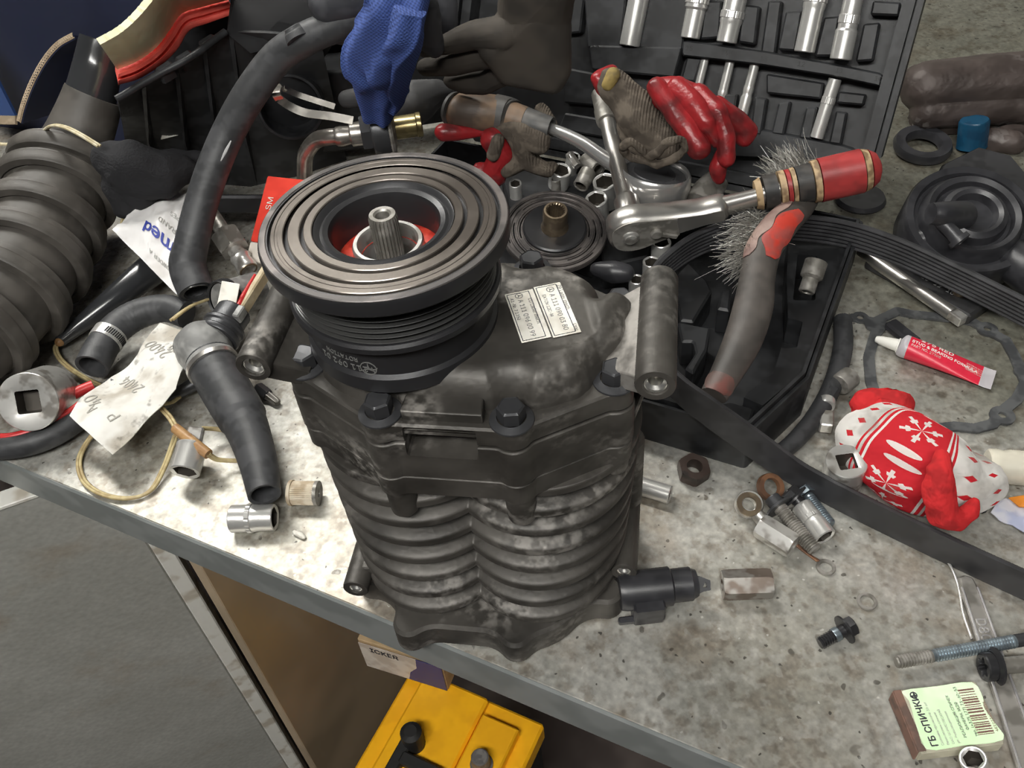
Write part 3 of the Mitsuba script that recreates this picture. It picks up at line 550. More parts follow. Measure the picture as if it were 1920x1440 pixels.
# heap of loose sockets and bits behind the clutch plate
upright(1076, 292, .066, 26, .02, 'small chrome nut-like socket on the heap, touching the brown knit cuff', lean=(.004, -.004))
upright(1133, 340, .070, 44, .028, 'chrome hex socket lying open end up left of the extension bar, upper of two', lean=(-.004, -.006))
upright(1118, 372, .066, 42, .028, 'chrome hex socket lying open end up left of the extension bar, lower of two', lean=(-.003, -.006))
socket(W(1088, 350, .058), W(1104, 322, .064), .0072, .0078, 'dull grey socket lying between the hex sockets and the clutch plate', m='mat_dull_steel', knurl=False)
socket(W(1098, 300, .06), W(1122, 318, .062), .0075, .0075, 'dull grey short socket beside the chrome bent bar', m='mat_dull_steel', knurl=False)
upright(1052, 318, .06, 40, .02, 'chrome socket half under the brown knit cuff', lean=(.003, -.004))
upright(966, 343, .055, 24, .02, 'chrome socket ring just above the rim of the clutch plate on its left', lean=(.0, -.004))
upright(1042, 336, .055, 18, .02, 'small dull socket between the knit cuff and the clutch plate', m='mat_dull_steel')
bt = thing('screwdriver_bit', 'bright steel bit with a hole at its tip in the socket heap', 'bit', None)
part(bt, 'shank', hexnut(W(1083, 312, .064), W(1072, 296, .068) - W(1083, 312, .064), .0036, .016, .1), 'mat_worn_chrome', 25)
part(bt, 'tip', tube([W(1074, 300, .067), W(1068, 290, .071)], [.003, .0025], n=14), 'mat_worn_chrome', 40)
# ------------------------------------------------------------------ spare clutch plate on the tray
CP = W(1040, 428, .064); cn = unit(V([.05, -.22, 1.0])); CF = frame(CP, cn); Rc = msize(99, CP)
cl = thing('clutch_plate', 'round dark clutch plate with concentric slots and a bronze hub behind the pulley', 'clutch plate')
def cring(r0, r1, z0, z1): return mv(ring(r0 * Rc, r1 * Rc, z0, z1, .0004, 90), CF)
slots = []
pl = Point(0, 0).buffer(Rc, 64).difference(Point(0, 0).buffer(Rc * .5, 48))
for rr in (.9, .78, .66):
    for q in range(3):
        a0 = q * 2.094 + rr * 9; pl = pl.difference(LineString([(rr * Rc * math.cos(a0 + u * .1), rr * Rc * math.sin(a0 + u * .1)) for u in range(17)]).buffer(Rc * .014, cap_style=1))
part(cl, 'plate', mv(mv(extr(pl, .004), T3(0, 0, -.006)), CF), 'mat_friction_dark', 30)
for r0, r1 in ((.93, .995), (.82, .87), (.70, .745), (.54, .62)): part(cl, 'raised_ring', cring(r0, r1, -.003, -.0008), 'mat_friction_dark', 30)
part(cl, 'red_ring', cring(.40, .56, -.008, -.0055), 'mat_red_coil', 30, 'red ring under the disc')
part(cl, 'rubber_disc', mv(lathe([(.012, .002), (.026, .0025), (.0275, .0015), (.0275, -.001), (.026, -.002), (.012, -.002)], 64), CF), 'mat_black_steel', 30, 'black inner disc')
mat('bronze', two((.32, .25, .17), (.22, .17, .12), 120), .36, .85)
part(cl, 'hub', mv(lathe([(.0125, .0), (.0118, .003), (.0108, .006), (.0106, .021), (.0098, .0225), (.0082, .0225), (.0076, .0215), (.0072, .004)], 80, lambda k, t, r: r - .0006 * (np.sin(20 * t) > 0) if k >= 6 else np.full_like(t, r)), CF), 'mat_bronze', 30, 'bronze splined hub')
# ------------------------------------------------------------------ ratchet, extension bar, brush, belt
mat('red_paint', two((.36, .035, .035), (.24, .025, .025), 70, .3, .75), .42)
mat('handle_tan', two((.42, .30, .17), (.20, .13, .07), 130), .6)
mat('handle_black', two((.02, .02, .02), (.045, .04, .036), 80), .55)
H0, H1 = W(1186, 428, .085), W(1640, 298, .125); hx = unit(H1 - H0)
B1 = W(1128, 182, .118); bd = B1 - W(1168, 398, .09); RF = frame(H0, bd, hx)         # x along the handle, z along the drive
RL = np.linalg.norm(H1 - H0); sc_ = RL / .25
ra = thing('ratchet_wrench', 'chrome ratchet wrench with a worn red and black handle lying across the case tray', 'ratchet')
hp = np.array([(-.018, -.013), (-.021, 0), (-.018, .013), (-.008, .0195), (.004, .0205), (.018, .017), (.034, .0135), (.055, .0105), (.075, .0085), (.075, -.0085), (.055, -.0105), (.034, -.0135), (.018, -.017), (.004, -.0205), (-.008, -.0195)]) * 1.0
ho = Polygon(spline(hp, 6, True)).buffer(0)
part(ra, 'head', mv(slab(ho, -.0085, .0105, .004, 140), RF), 'mat_satin_steel', 60)
sh = [(.05, 0, .001, .0105), (.062, 0, .001, .0102), (.08, 0, .002, .0088), (.10, 0, .003, .0078), (.125, 0, .0045, .0085), (.13, 0, .005, .0088)]
part(ra, 'shaft', mv(tube([s[:3] for s in sh], [s[3] for s in sh], n=20, flat=.82, up=(0, 0, 1)), RF), 'mat_satin_steel', 60)
pp = affinity.scale(ho, .84, .80, origin=(0, 0)).intersection(sbox(-.03, -.03, .036, .03))
part(ra, 'back_plate', mv(mv(extr(pp, .0012), T3(0, 0, -.0095)), RF), 'mat_dull_steel', 30, 'dark back plate')
part(ra, 'drive_button', mv(lathe([(.0072, .0), (.0066, -.0015), (.0052, -.0022), (.0048, -.0035), (0, -.0038)], 32), RF @ T3(-.003, 0, -.0093)), 'mat_worn_chrome', 40)
part(ra, 'selector_lever', mv(cat(mv(lathe([(0, .0), (.005, .0), (.005, -.0028), (.004, -.0034), (0, -.0034)], 24), T3(.018, .001, -.0093)), mv(rbox(.018, .0045, .0025, .0008), T3(.026, .005, -.0112) @ trimesh.transformations.rotation_matrix(.5, (0, 0, 1)))), RF), 'mat_dull_steel', 30)
gl = [(.128, .0100, 'tan'), (.134, .0118, 'tan'), (.1365, .0120, 'blk'), (.150, .0125, 'blk'), (.152, .0130, 'tan'), (.158, .0132, 'tan'), (.159, .0130, 'red'), (.163, .0130, 'red'), (.164, .0132, 'tan'), (.168, .0135, 'tan'), (.169, .0135, 'blk'), (.184, .0140, 'blk'), (.185, .0148, 'tan'), (.191, .0152, 'tan'), (.192, .0155, 'red'), (.233, .0155, 'red'), (.234, .0152, 'tan'), (.240, .0140, 'tan'), (.241, .0138, 'red'), (.248, .0105, 'red'), (.2515, .0050, 'red')]
mm = {'tan': 'mat_handle_tan', 'blk': 'mat_handle_black', 'red': 'mat_red_paint'}
names = {'tan': ('grip_band', 'worn tan band'), 'blk': ('grip', 'black grip'), 'red': ('grip_inlay', 'red grip')}
i = 0
while i < len(gl):
    j = i
    while j + 1 < len(gl) and gl[j + 1][2] == gl[i][2]: j += 1
    seg = gl[i:j + 1]; zz = [(s[0] * sc_, s[1]) for s in seg]
    if j == len(gl) - 1: zz.append((zz[-1][0] + .0008, .0002))
    body = lathe([(.004, zz[0][0])] + [(r, x) for x, r in zz] + ([(.004, zz[-1][0])] if j < len(gl) - 1 else []), 36)
    part(ra, names[gl[i][2]][0], mv(mv(body, np.diag([1.18, 1.05, 1, 1])), RF @ frame((0, 0, .0055), (1, 0, 0), (0, 1, 0))), mm[gl[i][2]], 40, names[gl[i][2]][1]); i = j + 1
part(ra, 'shaft_mark', mv(mv(meshkit.text_mesh('VIRAX', .0045, .0003), T3(.08, -.002, 0)), RF @ frame((0, 0, -.0052), (0, .0, -1), (1, 0, 0)) ), 'mat_dull_steel', False) if False else None
# extension bar with a socket, plugged on the ratchet
eb = thing('extension_bar', 'steel extension bar rising from the ratchet head to the red and brown glove', 'extension bar')
bl = np.linalg.norm(B1 - H0); EF = frame(H0, B1 - H0)
part(eb, 'bar', mv(lathe([(.0090, .008), (.0098, .010), (.0106, .014), (.0106, .030), (.0088, .033), (.0074, .036), (.0072, bl - .03), (.0074, bl - .028), (.0, bl - .027)], 36), EF), 'mat_satin_steel', 35)
part(eb, 'collar', mv(lathe([(.0074, bl - .034), (.0092, bl - .0335), (.0098, bl - .031), (.0098, bl - .018), (.0090, bl - .016), (.0088, bl + .004), (.0082, bl + .005), (.0, bl + .005)], 32), EF), 'mat_dull_steel', 30, 'darker end collar')
# wire brush
mat('brush_handle', two((.048, .043, .039), (.080, .070, .063), 60, .3, .7), .5)
mat('brush_red', two((.46, .04, .025), (.30, .06, .05), 80), .45)
mat('brush_pale', two((.30, .21, .18), (.19, .12, .105), 70, .3, .7), .5)
mat('bristle', (.33, .32, .29), .4, .5)
mat('brush_tip', two((.17, .06, .05), (.11, .07, .06), 80), .5)
wbz = [(1338, 742, .062, 52), (1362, 700, .066, 60), (1392, 640, .072, 72), (1412, 575, .078, 74), (1420, 520, .083, 66), (1432, 470, .088, 66), (1462, 425, .095, 64), (1500, 385, .096, 56), (1520, 350, .092, 48)]
br = thing('wire_brush', 'wire brush with a curved red-worn dark wooden handle lying on the case tray', 'wire brush')
P = [W(a, b, z) for a, b, z, w in wbz]; R_ = [msize(w, p) / 2 for (a, b, z, w), p in zip(wbz, P)]
PR = spline(np.c_[np.array(P), R_], 8)
def seg(a, b, grow=1.0): return tube(PR[a:b, :3], PR[a:b, 3] * grow, n=24, raw=True, flat=.75, up=(0, 0, 1))
part(br, 'handle', seg(0, len(PR)), 'mat_brush_handle', 60, 'dark wooden handle')
def patch(lo_, hi_, t0, t1, grow, m, lab):
    S_ = PR[lo_:hi_]; Tn = np.gradient(S_[:, :3], axis=0); Tn /= np.linalg.norm(Tn, axis=1, keepdims=True); rows = []; x = V([0, 0, 1.])
    n = len(S_)
    for k in range(n):
        x = unit(x - (x @ Tn[k]) * Tn[k]); y = np.cross(Tn[k], x); e = np.sin(np.pi * (k + .5) / n) ** .4
        t = np.linspace((t0 + t1) / 2 + (t0 - t1) / 2 * e, (t0 + t1) / 2 + (t1 - t0) / 2 * e, 12) + .12 * math.sin(k * .9)
        rows.append(S_[k, :3] + S_[k, 3] * grow * (np.outer(np.cos(t) * .75, x) + np.outer(np.sin(t), y)))
    part(br, 'paint', sheet(np.stack(rows), .0006), m, 60, lab)
patch(36, 60, -1.7, -.2, 1.02, 'mat_brush_pale', 'pale worn paint'); patch(36, 53, -.2, 1.3, 1.03, 'mat_brush_red', 'bright red paint'); patch(0, 7, -1.2, 1.4, 1.015, 'mat_brush_tip', 'reddish worn paint at the tip')
def bristles(cs, n, L, spread, seed):
    r = np.random.default_rng(seed); ms = []
    for _ in range(n):
        c, dirv = cs[r.integers(len(cs))]; d = unit(dirv + r.normal(0, spread, 3)); b = c + r.normal(0, .0035, 3); l = L * r.uniform(.6, 1.15); k = r.normal(0, .18, 3)
        ms.append(tube([b, b + d * l * .5 + k * l * .15, b + d * l + k * l * .55], [.00025, .00024, .00016], n=4, per=3))
    return cat(*ms)
side = unit(W(1350, 470, .09) - W(1440, 440, .09))
cs = [(W(a, b, z), side * .9 + V([0, -.12, -.1])) for a, b, z in ((1425, 420, .085), (1422, 440, .084), (1418, 462, .082), (1416, 480, .08), (1428, 405, .086))]
part(br, 'bristles', bristles(cs, 520, .030, .38, 1), 'mat_bristle', False, 'bent grey wire bristles', 'stuff')
upv = unit(W(1440, 300, .11) - W(1500, 350, .09))
cs = [(W(a, b, z), upv + V([0, .1, .2])) for a, b, z in ((1490, 335, .092), (1505, 325, .092), (1475, 345, .092), (1518, 318, .092))]
part(br, 'bristles', bristles(cs, 260, .026, .35, 2), 'mat_bristle', False, 'bent grey wire bristles', 'stuff')
# serpentine belt standing on its edge
mat('belt', two((.022, .022, .024), (.036, .036, .039), 45), .55)
BP = [(2330, 1010, .0129), (2390, 1110, .0129), (2330, 1200, .0129), (2160, 1205, .0129), (1990, 1128, .0129), (1810, 1046, .0129), (1630, 960, .0129), (1510, 897, .015), (1450, 858, .024), (1390, 815, .040), (1330, 772, .056), (1275, 730, .067), (1225, 675, .071), (1203, 600, .070), (1222, 530, .068), (1255, 492, .066), (1310, 456, .065), (1390, 430, .064), (1480, 426, .062), (1580, 438, .052), (1680, 470, .041), (1790, 520, .033), (1920, 585, .026), (2060, 660, .0175), (2200, 780, .014)]
C = spline([W(*b) for b in BP], 10, True)
def belt_mesh(C, w=.0250, t=.0032, ribs=7):
    Tn = np.roll(C, -1, 0) - np.roll(C, 1, 0); Tn /= np.linalg.norm(Tn, axis=1, keepdims=True); UPV = np.tile([0, 0, 1.], (len(C), 1)); UPV = UPV - (UPV * Tn).sum(1, keepdims=True) * Tn; UPV /= np.linalg.norm(UPV, axis=1, keepdims=True)
    Nn = np.cross(Tn, UPV); prof = [(-w / 2, -t * .5), (w / 2, -t * .5), (w / 2, t * .15)]
    for k in range(ribs): x = w / 2 - (k + .5) * w / ribs; prof += [(x + w / ribs * .32, t * .55), (x + w / ribs * .12, t * .9), (x - w / ribs * .12, t * .9), (x - w / ribs * .32, t * .55), (x - w / ribs * .5, t * .15)]
    return loft(np.stack([C + UPV * a + Nn * b for a, b in prof], 1), closed=True)
solo('serpentine_belt', belt_mesh(C), 'mat_belt', 'long black ribbed drive belt looping over the case tray and along the bench', 'drive belt', 25)
# ------------------------------------------------------------------ left side: intake duct, carton, airbox, hoses
mat('duct_rubber', two((.052, .047, .041), (.078, .071, .063), 50, .35, .65), .55)
mat('pipe_gloss', (.022, .023, .025), .2, 0, .6)
mat('hose_rubber', two((.030, .031, .033), (.046, .047, .050), 80), .52)
mat('cord', two((.46, .38, .20), (.34, .26, .13), 140), .5)
mat('cord_pale', two((.55, .50, .36), (.42, .36, .22), 140), .5)
mat('ferrule', two((.36, .21, .09), (.28, .15, .06), 90), .45)
mat('carton_dark', two((.012, .016, .042), (.016, .021, .052), 12), .5)
mat('carton_side', (.035, .075, .22), .5)
mat('kraft', two((.50, .40, .28), (.40, .31, .21), 120), .8)
mat('filter_red', two((.72, .11, .085), (.62, .08, .06), 60), .5)
def fpleat(p, n, uv): return mix((.80, .74, .45), (.62, .56, .33), smoothstep(.3, .75, noise(uv.x * 90)))
mat('filter_media', two((.90, .85, .56), (.80, .74, .46), 50), .8)
mat('black_knit', (.022, .022, .024), .95, 0, .2, lambda p, n, uv: N3(p, 700, 2), .0008, sheen=.4)
DP = [(194, 78, .175, 84), (182, 130, .155, 86), (168, 190, .135, 92)]
duct = thing('intake_duct', 'big grey ribbed rubber air intake duct at the left edge of the bench', 'air duct')
P = [W(a, b, z) for a, b, z, w in DP]; 
part(duct, 'pipe', tube(P[::-1], [msize(w, p) / 2 for (a, b, z, w), p in zip(DP, P)][::-1], n=48, per=10, bore=.03), 'mat_pipe_gloss', 40, 'glossy black pipe at the upper end')
q = [(176, 178, .138, 104), (160, 225, .120, 112), (140, 275, .102, 124), (124, 305, .09, 150)]
P = [W(a, b, z) for a, b, z, w in q]; part(duct, 'cuff', tube(P, [msize(w, p) / 2 for (a, b, z, w), p in zip(q, P)], n=48, per=10), 'mat_duct_rubber', 50, 'plain grey cuff')
q = [(126, 300, .088, 186), (112, 345, .078, 206), (92, 400, .070, 214), (66, 455, .064, 222), (34, 512, .060, 232), (-10, 570, .058, 238), (-70, 628, .058, 240), (-150, 690, .058, 240)]
P = np.array([W(a, b, z) for a, b, z, w in q]); r = np.array([msize(w, p) / 2 for (a, b, z, w), p in zip(q, P)]); P[:, 2] = np.maximum(P[:, 2], r * 1.0)
A = spline(np.c_[P, r], 20); n = len(A); k = np.arange(n)
bel = A.copy(); bel[:, 3] *= np.where((k % 22) < 9, 1.0, .85)
part(duct, 'bellows', tube(bel[:, :3], bel[:, 3], n=56, raw=True), 'mat_duct_rubber', 50, 'ribbed rubber bellows')
Tn = np.gradient(A[:, :3], axis=0); Tn /= np.linalg.norm(Tn, axis=1, keepdims=True)
for j in range(2, n - 12, 22):
    c, t, rr = A[j + 4, :3], Tn[j + 4], A[j + 4, 3]; part(duct, 'rib', mv(lathe([(rr * .88, -.007), (rr * 1.0, -.0065), (rr * 1.035, -.004), (rr * 1.035, .004), (rr * 1.0, .0065), (rr * .88, .007), (rr * .88, -.007)], 64), frame(c, t)), 'mat_duct_rubber', 40)
for j in range(6, n - 16, 22):                                            # side bars that tie the ribs together
    for ang in (1.0,):
        c0, c1 = A[j, :3], A[min(j + 22, n - 1), :3]
        x = unit(np.cross(Tn[j], V([0, 0, 1.]))); up_ = np.cross(x, Tn[j]); off = (x * math.sin(ang) + up_ * math.cos(ang)) * A[j, 3] * .97
        part(duct, 'tie_bar', mv(rbox(.012, .008, np.linalg.norm(c1 - c0) * .80, .002), frame((c0 + c1) / 2 + off * .96, c1 - c0, off)), 'mat_duct_rubber', 30)
part(duct, 'boss', mv(rbox(.016, .013, .010, .001), frame(W(46, 328, .11), V([-.1, -.4, .9]), (1, .2, 0))), 'mat_duct_rubber', 30)
# blue carton with an open flap
ct = thing('blue_carton', 'big dark blue cardboard carton with an open flap in the top left corner', 'box')
b0 = W(34, 232, .06); fx = unit(W(190, 60, .06) - b0); fx[2] = 0; fx = unit(fx); CFm = frame(b0 + V([0, 0, -.06]), (0, 0, 1), (.92, -.39, 0))
cx = CFm[:3, 0]; cy = CFm[:3, 1]
part(ct, 'front_panel', mv(rbox(.30, .004, .36, .001), CFm @ T3(.02, .075, .18 + .0)), 'mat_carton_dark', 30, 'dark blue front')
part(ct, 'side_panel', mv(rbox(.004, .30, .36, .001), CFm @ T3(.17, .226, .18)), 'mat_carton_dark', 30)
part(ct, 'side_panel', mv(rbox(.004, .30, .36, .001), CFm @ T3(-.13, .226, .18)), 'mat_carton_dark', 30)
part(ct, 'bottom_panel', mv(rbox(.298, .30, .004, .001), CFm @ T3(.02, .226, .003)), 'mat_kraft', 30)
e = np.array([W(a, b, z) for a, b, z in ((36, 228, .075), (44, 196, .092), (60, 155, .112), (82, 115, .132), (108, 84, .148), (138, 66, .158))]); E_ = spline(e, 5)
F_ = np.array([W(a, b, z) for a, b, z in ((118, 205, .06), (122, 190, .07), (128, 160, .09), (135, 130, .11), (142, 100, .13), (150, 76, .15))]) + V([.0, .03, -.01]); F_ = spline(F_, 5)
G = np.stack([E_ + (F_ - E_) * s for s in np.linspace(0, 1, 6)], 1); part(ct, 'flap', sheet(G, .004), 'mat_carton_dark', 50, 'curved open flap')
nrm = unit(np.cross(E_[-1] - E_[0], F_[3] - E_[3]))
if nrm[1] > 0: nrm = -nrm
ks = np.linspace(0, len(E_) - 1, 170); Ei = np.stack([np.interp(ks, np.arange(len(E_)), E_[:, c]) for c in range(3)], 1)
nn_ = np.cross(np.gradient(Ei, axis=0), F_[10] - E_[10]); nn_ /= np.linalg.norm(nn_, axis=1, keepdims=True)
zig = Ei + nn_ * (np.where(np.arange(170) % 4 < 2, 1, -1) * .0016)[:, None] - unit(F_[10] - E_[10]) * .0012
part(ct, 'corrugation', cat(tube(zig, .0006, n=5, raw=True), tube(Ei + nn_ * .0022 - unit(F_[10] - E_[10]) * .0006, .0006, n=5, raw=True), tube(Ei - nn_ * .0022 - unit(F_[10] - E_[10]) * .0006, .0006, n=5, raw=True)), 'mat_kraft', 40, 'brown corrugated edge', 'stuff')
a0, a1, a2 = W(-40, 222, .045), W(36, 222, .045), W(2, 130, .10)
part(ct, 'lower_flap', sheet(np.stack([np.stack([W(-60, 214, .05), W(33, 216, .05)]), np.stack([W(-60, 60, .14), W(-10, 130, .105)])], 0), .004), 'mat_carton_side', 30, 'lighter blue flap')
part(ct, 'fold_edge', sheet(np.stack([np.stack([W(-60, 232, .042), W(33, 234, .042)]), np.stack([W(-60, 214, .05), W(33, 216, .05)])], 0), .004), 'mat_kraft', 30, 'cardboard edge')
# airbox with the filter in it
mat('airbox_black', (.008, .008, .009), .7, 0, .2)
ab = thing('airbox', 'black plastic air filter housing behind the hoses at upper left', 'air filter housing')
rim = [(222, 186, .165), (300, 140, .172), (360, 108, .178), (425, 60, .185), (500, 62, .185), (600, 70, .17)]
rp = np.array([W(*q) for q in rim]); lo_ = np.array([W(*q) for q in ((240, 300, .0), (330, 330, .0), (400, 345, .0), (470, 350, .0), (560, 330, .0), (650, 300, .0))])
Gs = np.stack([rp * (1 - s) + lo_ * s + V([0, .0, 0]) for s in np.linspace(0, 1, 8)], 1); part(ab, 'front_wall', sheet(Gs, -.003) if False else sheet(Gs[::-1], .003), 'mat_black_plastic', 40)
bk = [q + V([-.02, .16, 0]) for q in (rp[0], rp[3])]
part(ab, 'back_wall', hullof(np.array([bk[0], bk[0] + V([.3, .03, 0]), bk[0] + V([.0, .004, -.16]), bk[0] + V([.3, .034, -.16]), bk[0] + V([0, .01, 0]), bk[0] + V([.3, .04, 0])])), 'mat_black_plastic', 30)
part(ab, 'rim', tube([q + V([0, -.004, .002]) for q in rp[:4]], .0034, n=10), 'mat_black_plastic', 40, 'raised rim')
for f in (.12, .3, .47, .62):
    i = f * (len(rp) - 1); a_ = rp[int(i)] + (rp[int(i) + 1] - rp[int(i)]) * (i % 1); b_ = lo_[int(i)] + (lo_[int(i) + 1] - lo_[int(i)]) * (i % 1); o = V([.0, -.016, 0])
    part(ab, 'stiffener', hullof(np.array([a_ + V([-.002, 0, 0]), a_ + V([.002, 0, 0]), b_ + V([-.002, 0, 0]), b_ + V([.002, 0, 0]), a_ * .45 + b_ * .55 + o + V([-.001, 0, 0]), a_ * .45 + b_ * .55 + o + V([.001, 0, 0])])), 'mat_black_plastic', 30)
for px, py in ((316, 128), (352, 108), (395, 78)):
    part(ab, 'clip', mv(rbox(.016, .008, .016, .002), frame(W(px, py, .172) + V([0, -.008, 0]), (0, -.3, 1), unit(rp[3] - rp[0]))), 'mat_black_plastic', 30)
pc = W(545, 200, .105); pn = unit(V([.12, -1, .25])); Rp = msize(62, pc)
part(ab, 'inlet_port', mv(lathe([(Rp * .86, -.05), (Rp * .86, .002), (Rp * .9, .004), (Rp * .97, .004), (Rp, .0), (Rp, -.05)], 56), frame(pc, pn)), 'mat_black_plastic', 40, 'round inlet port')
part(ab, 'port_floor', mv(lathe([(0, -.045), (Rp * .9, -.045)], 40), frame(pc, pn)), 'mat_hole_black', False)
part(ab, 'port_collar', hullof(mv(lathe([(Rp * .7, -.055), (Rp * .75, -.05), (.0, -.046)][::-1], 24), frame(pc, pn)), mv(rbox(.13, .05, .09, .004), frame(pc + V([.0, .075, -.04]), (0, 0, 1)))), 'mat_black_plastic', 30)
part(ab, 'top_cover', hullof(np.array([W(425, 62, .185), W(440, 0, .20), W(440, -60, .21), W(660, -60, .21), W(640, 60, .17), W(600, 120, .13), W(470, 100, .17), W(520, 40, .19)])), 'mat_airbox_black', 30)
af = thing('air_filter', 'cream pleated air filter with a bright red rim sitting in the black housing', 'air filter')
t_ = [(222, 138, .176), (260, 122, .177), (296, 96, .178), (322, 62, .180), (344, 32, .184), (380, 20, .187), (432, 6, .192)]
b_ = [(222, 160, .162), (262, 148, .163), (306, 120, .164), (334, 92, .167), (356, 58, .172), (392, 44, .176), (436, 28, .182)]
T_ = spline([W(*q) for q in t_], 8); Bt = spline([W(*q) for q in b_], 8); pr = []
for s, o in ((0, -.006), (.06, .0), (.3, .002), (.34, -.003), (.5, -.003), (.54, .003), (.93, .003), (1, -.004)): pr.append(T_ * (1 - s) + Bt * s + V([.3, -.9, .3]) * o)
pr += [Bt + V([-.01, .03, 0]), T_ + V([-.01, .03, .0])]
part(af, 'rim', loft(np.stack(pr, 1)), 'mat_filter_red', 35, 'bright red moulded rim')
u_ = [(188, 84, .215), (226, 62, .218), (256, 36, .222), (284, 4, .228), (310, -30, .235), (360, -40, .24), (440, -50, .245)]
U_ = spline([W(*q) for q in u_], 8); T2 = T_ + V([-.003, .008, 0]); Gs = np.stack([T2 * (1 - s) + U_ * s for s in np.linspace(0, 1, 14)], 1)
Gs = Gs + (V([.25, -.8, .4])[None, None] * (.0012 * np.sin(np.arange(len(U_)) * 2.6))[:, None, None])
part(af, 'media', sheet(Gs, .006), 'mat_filter_media', 50, 'cream pleated paper')
# black cloth
solo('black_glove', rough(bones([[bz(205, 300, .11, 34), bz(250, 318, .105, 52), bz(300, 330, .095, 46), bz(345, 318, .09, 26)], [bz(225, 345, .09, 36), bz(238, 385, .07, 26)], [bz(262, 350, .085, 44), bz(290, 345, .08, 30)], [bz(300, 300, .10, 22), bz(372, 300, .085, 15)], [bz(300, 322, .095, 18), bz(365, 322, .08, 13)]], .005), .006, 38, 3), 'mat_black_knit', 'crumpled black fuzzy work glove lying between the grey duct and the long hose', 'glove', True)
# long rubber hose
q = [(700, 20, .235, 60), (640, 44, .225, 62), (575, 72, .215, 66), (520, 108, .20, 66), (470, 175, .175, 68), (430, 245, .148, 66), (398, 320, .122, 66), (374, 395, .096, 66), (360, 455, .076, 68), (352, 500, .060, 74), (362, 530, .052, 74)]
P = [W(a, b, z) for a, b, z, w in q]; P[-1] = P[-2] + V([.008, -.022, -.012])
ho_ = thing('radiator_hose', 'long bent black rubber hose with an open end beside the white sachet', 'hose')
part(ho_, 'tube', tube(P, [msize(w, p) * .46 for (a, b, z, w), p in zip(q, P)], n=32, per=10, bore=.03), 'mat_hose_rubber', 50)
part(ho_, 'side_branch', tube([W(560, 75, .218), W(552, 60, .223), W(546, 50, .227)], [.010, .0085, .006], n=24), 'mat_hose_rubber', 50)
hd = P[-1] - P[-2]; part(ho_, 'end_rim', mv(lathe([(.0098, -.002), (.0112, .0), (.0138, .0005), (.0148, -.003), (.0135, -.006)], 32), frame(P[-1], hd)), 'mat_pipe_gloss', 40) 
mat('chalk', (.26, .26, .26), .8)
part(ho_, 'scratch', tube([W(414, 302, .142), W(423, 284, .1465), W(433, 264, .151)], [.0006, .0018, .0008], n=8, flat=.4, up=(0, 0, 1)), 'mat_chalk', True, 'pale scratch')
# small white wipe packet
def fsach(p, n, uv): return mix((.70, .69, .68), (.55, .53, .51), smoothstep(.45, .8, N3(p, 60, 4)))
mat('sachet', proc(fsach), .32)
mat('print_blue', (.035, .05, .28), .5)
mat('foil', (.55, .55, .55), .25, .9)
c00, c10, c01, c11 = W(284, 348, .075), W(372, 372, .068), W(214, 436, .062), W(330, 550, .046)
m_, n_ = 26, 26; su, sv = np.meshgrid(np.linspace(0, 1, m_), np.linspace(0, 1, n_), indexing='ij')
def sq(u, v): return (c00 * (1 - u) * (1 - v) + c10 * u * (1 - v) + c01 * (1 - u) * v + c11 * u * v)
Sg = np.stack([[sq(u, v) for v in np.linspace(0, 1, n_)] for u in np.linspace(0, 1, m_)])
nS = unit(np.cross(c10 - c00, c01 - c00)); nS = nS if nS[2] > 0 else -nS
wr = .010 * np.sin(np.pi * su) * np.sin(np.pi * sv) + .0045 * (meshkit.fbm(np.stack([su * 4, sv * 4, su * 0], -1), 3, 5) - .5) * 2 + .002 * np.abs(np.sin(su * 9 + sv * 4))
Sg = Sg + nS * wr[..., None]
sa = thing('sachet', 'crumpled white paper sachet with blue lettering beside the hose end', 'sachet')
gm = sheet(Sg, .0012); part(sa, 'wrapper', gm if gm.vertex_normals[5] @ nS > 0 else sheet(Sg[::-1], .0012), 'mat_sachet', 40)
def onsach(m):                                                     # flat text mesh (x right, y up, metres) put on the sachet: u,v in 0..1
    from scipy.interpolate import RegularGridInterpolator
    f = RegularGridInterpolator((np.linspace(0, 1, m_), np.linspace(0, 1, n_)), Sg, bounds_error=False, fill_value=None)
    v = m.vertices; q = f(np.c_[v[:, 0], v[:, 1]]) + nS * (v[:, 2:3] + .0006); r = m.copy(); r.vertices = q; return r
def stext(t, h, o, ang, bold=False):
    m = meshkit.text_mesh(t, h, .0003, bold); a = math.radians(ang); m.vertices[:, :2] = m.vertices[:, :2] @ V([[math.cos(a), math.sin(a)], [-math.sin(a), math.cos(a)]]) * V([1, -.75]) + V([o[0], 1.0 - (1.0 - o[1])]); m.invert(); return onsach(m)
def sok(m): 
    return m
part(sa, 'print', stext('omed', .16, (.90, .66), 180 - 0, True) if False else stext('omed', .17, (1.0, .60), 180, True), 'mat_print_blue', False, 'blue lettering')
part(sa, 'fine_print', stext('A BRAND', .07, (.98, .46), 180), 'mat_grey_print', False, 'grey small print')
for q in (stext('WIPES', .06, (.95, .32), 180), stext('A POWDER A', .05, (.98, .84), 180)): part(sa, 'fine_print', q, 'mat_grey_print', False, 'grey small print')
solo('black_tube', pxtube([(330, 470, .028, 66), (285, 505, .028, 60), (225, 552, .026, 48), (165, 598, .020, 34), (112, 640, .012, 22)], n=28, bore=.004), 'mat_pipe_gloss', 'tapered black plastic tube lying left of the sachet with a cord coming out', 'tube', 40)
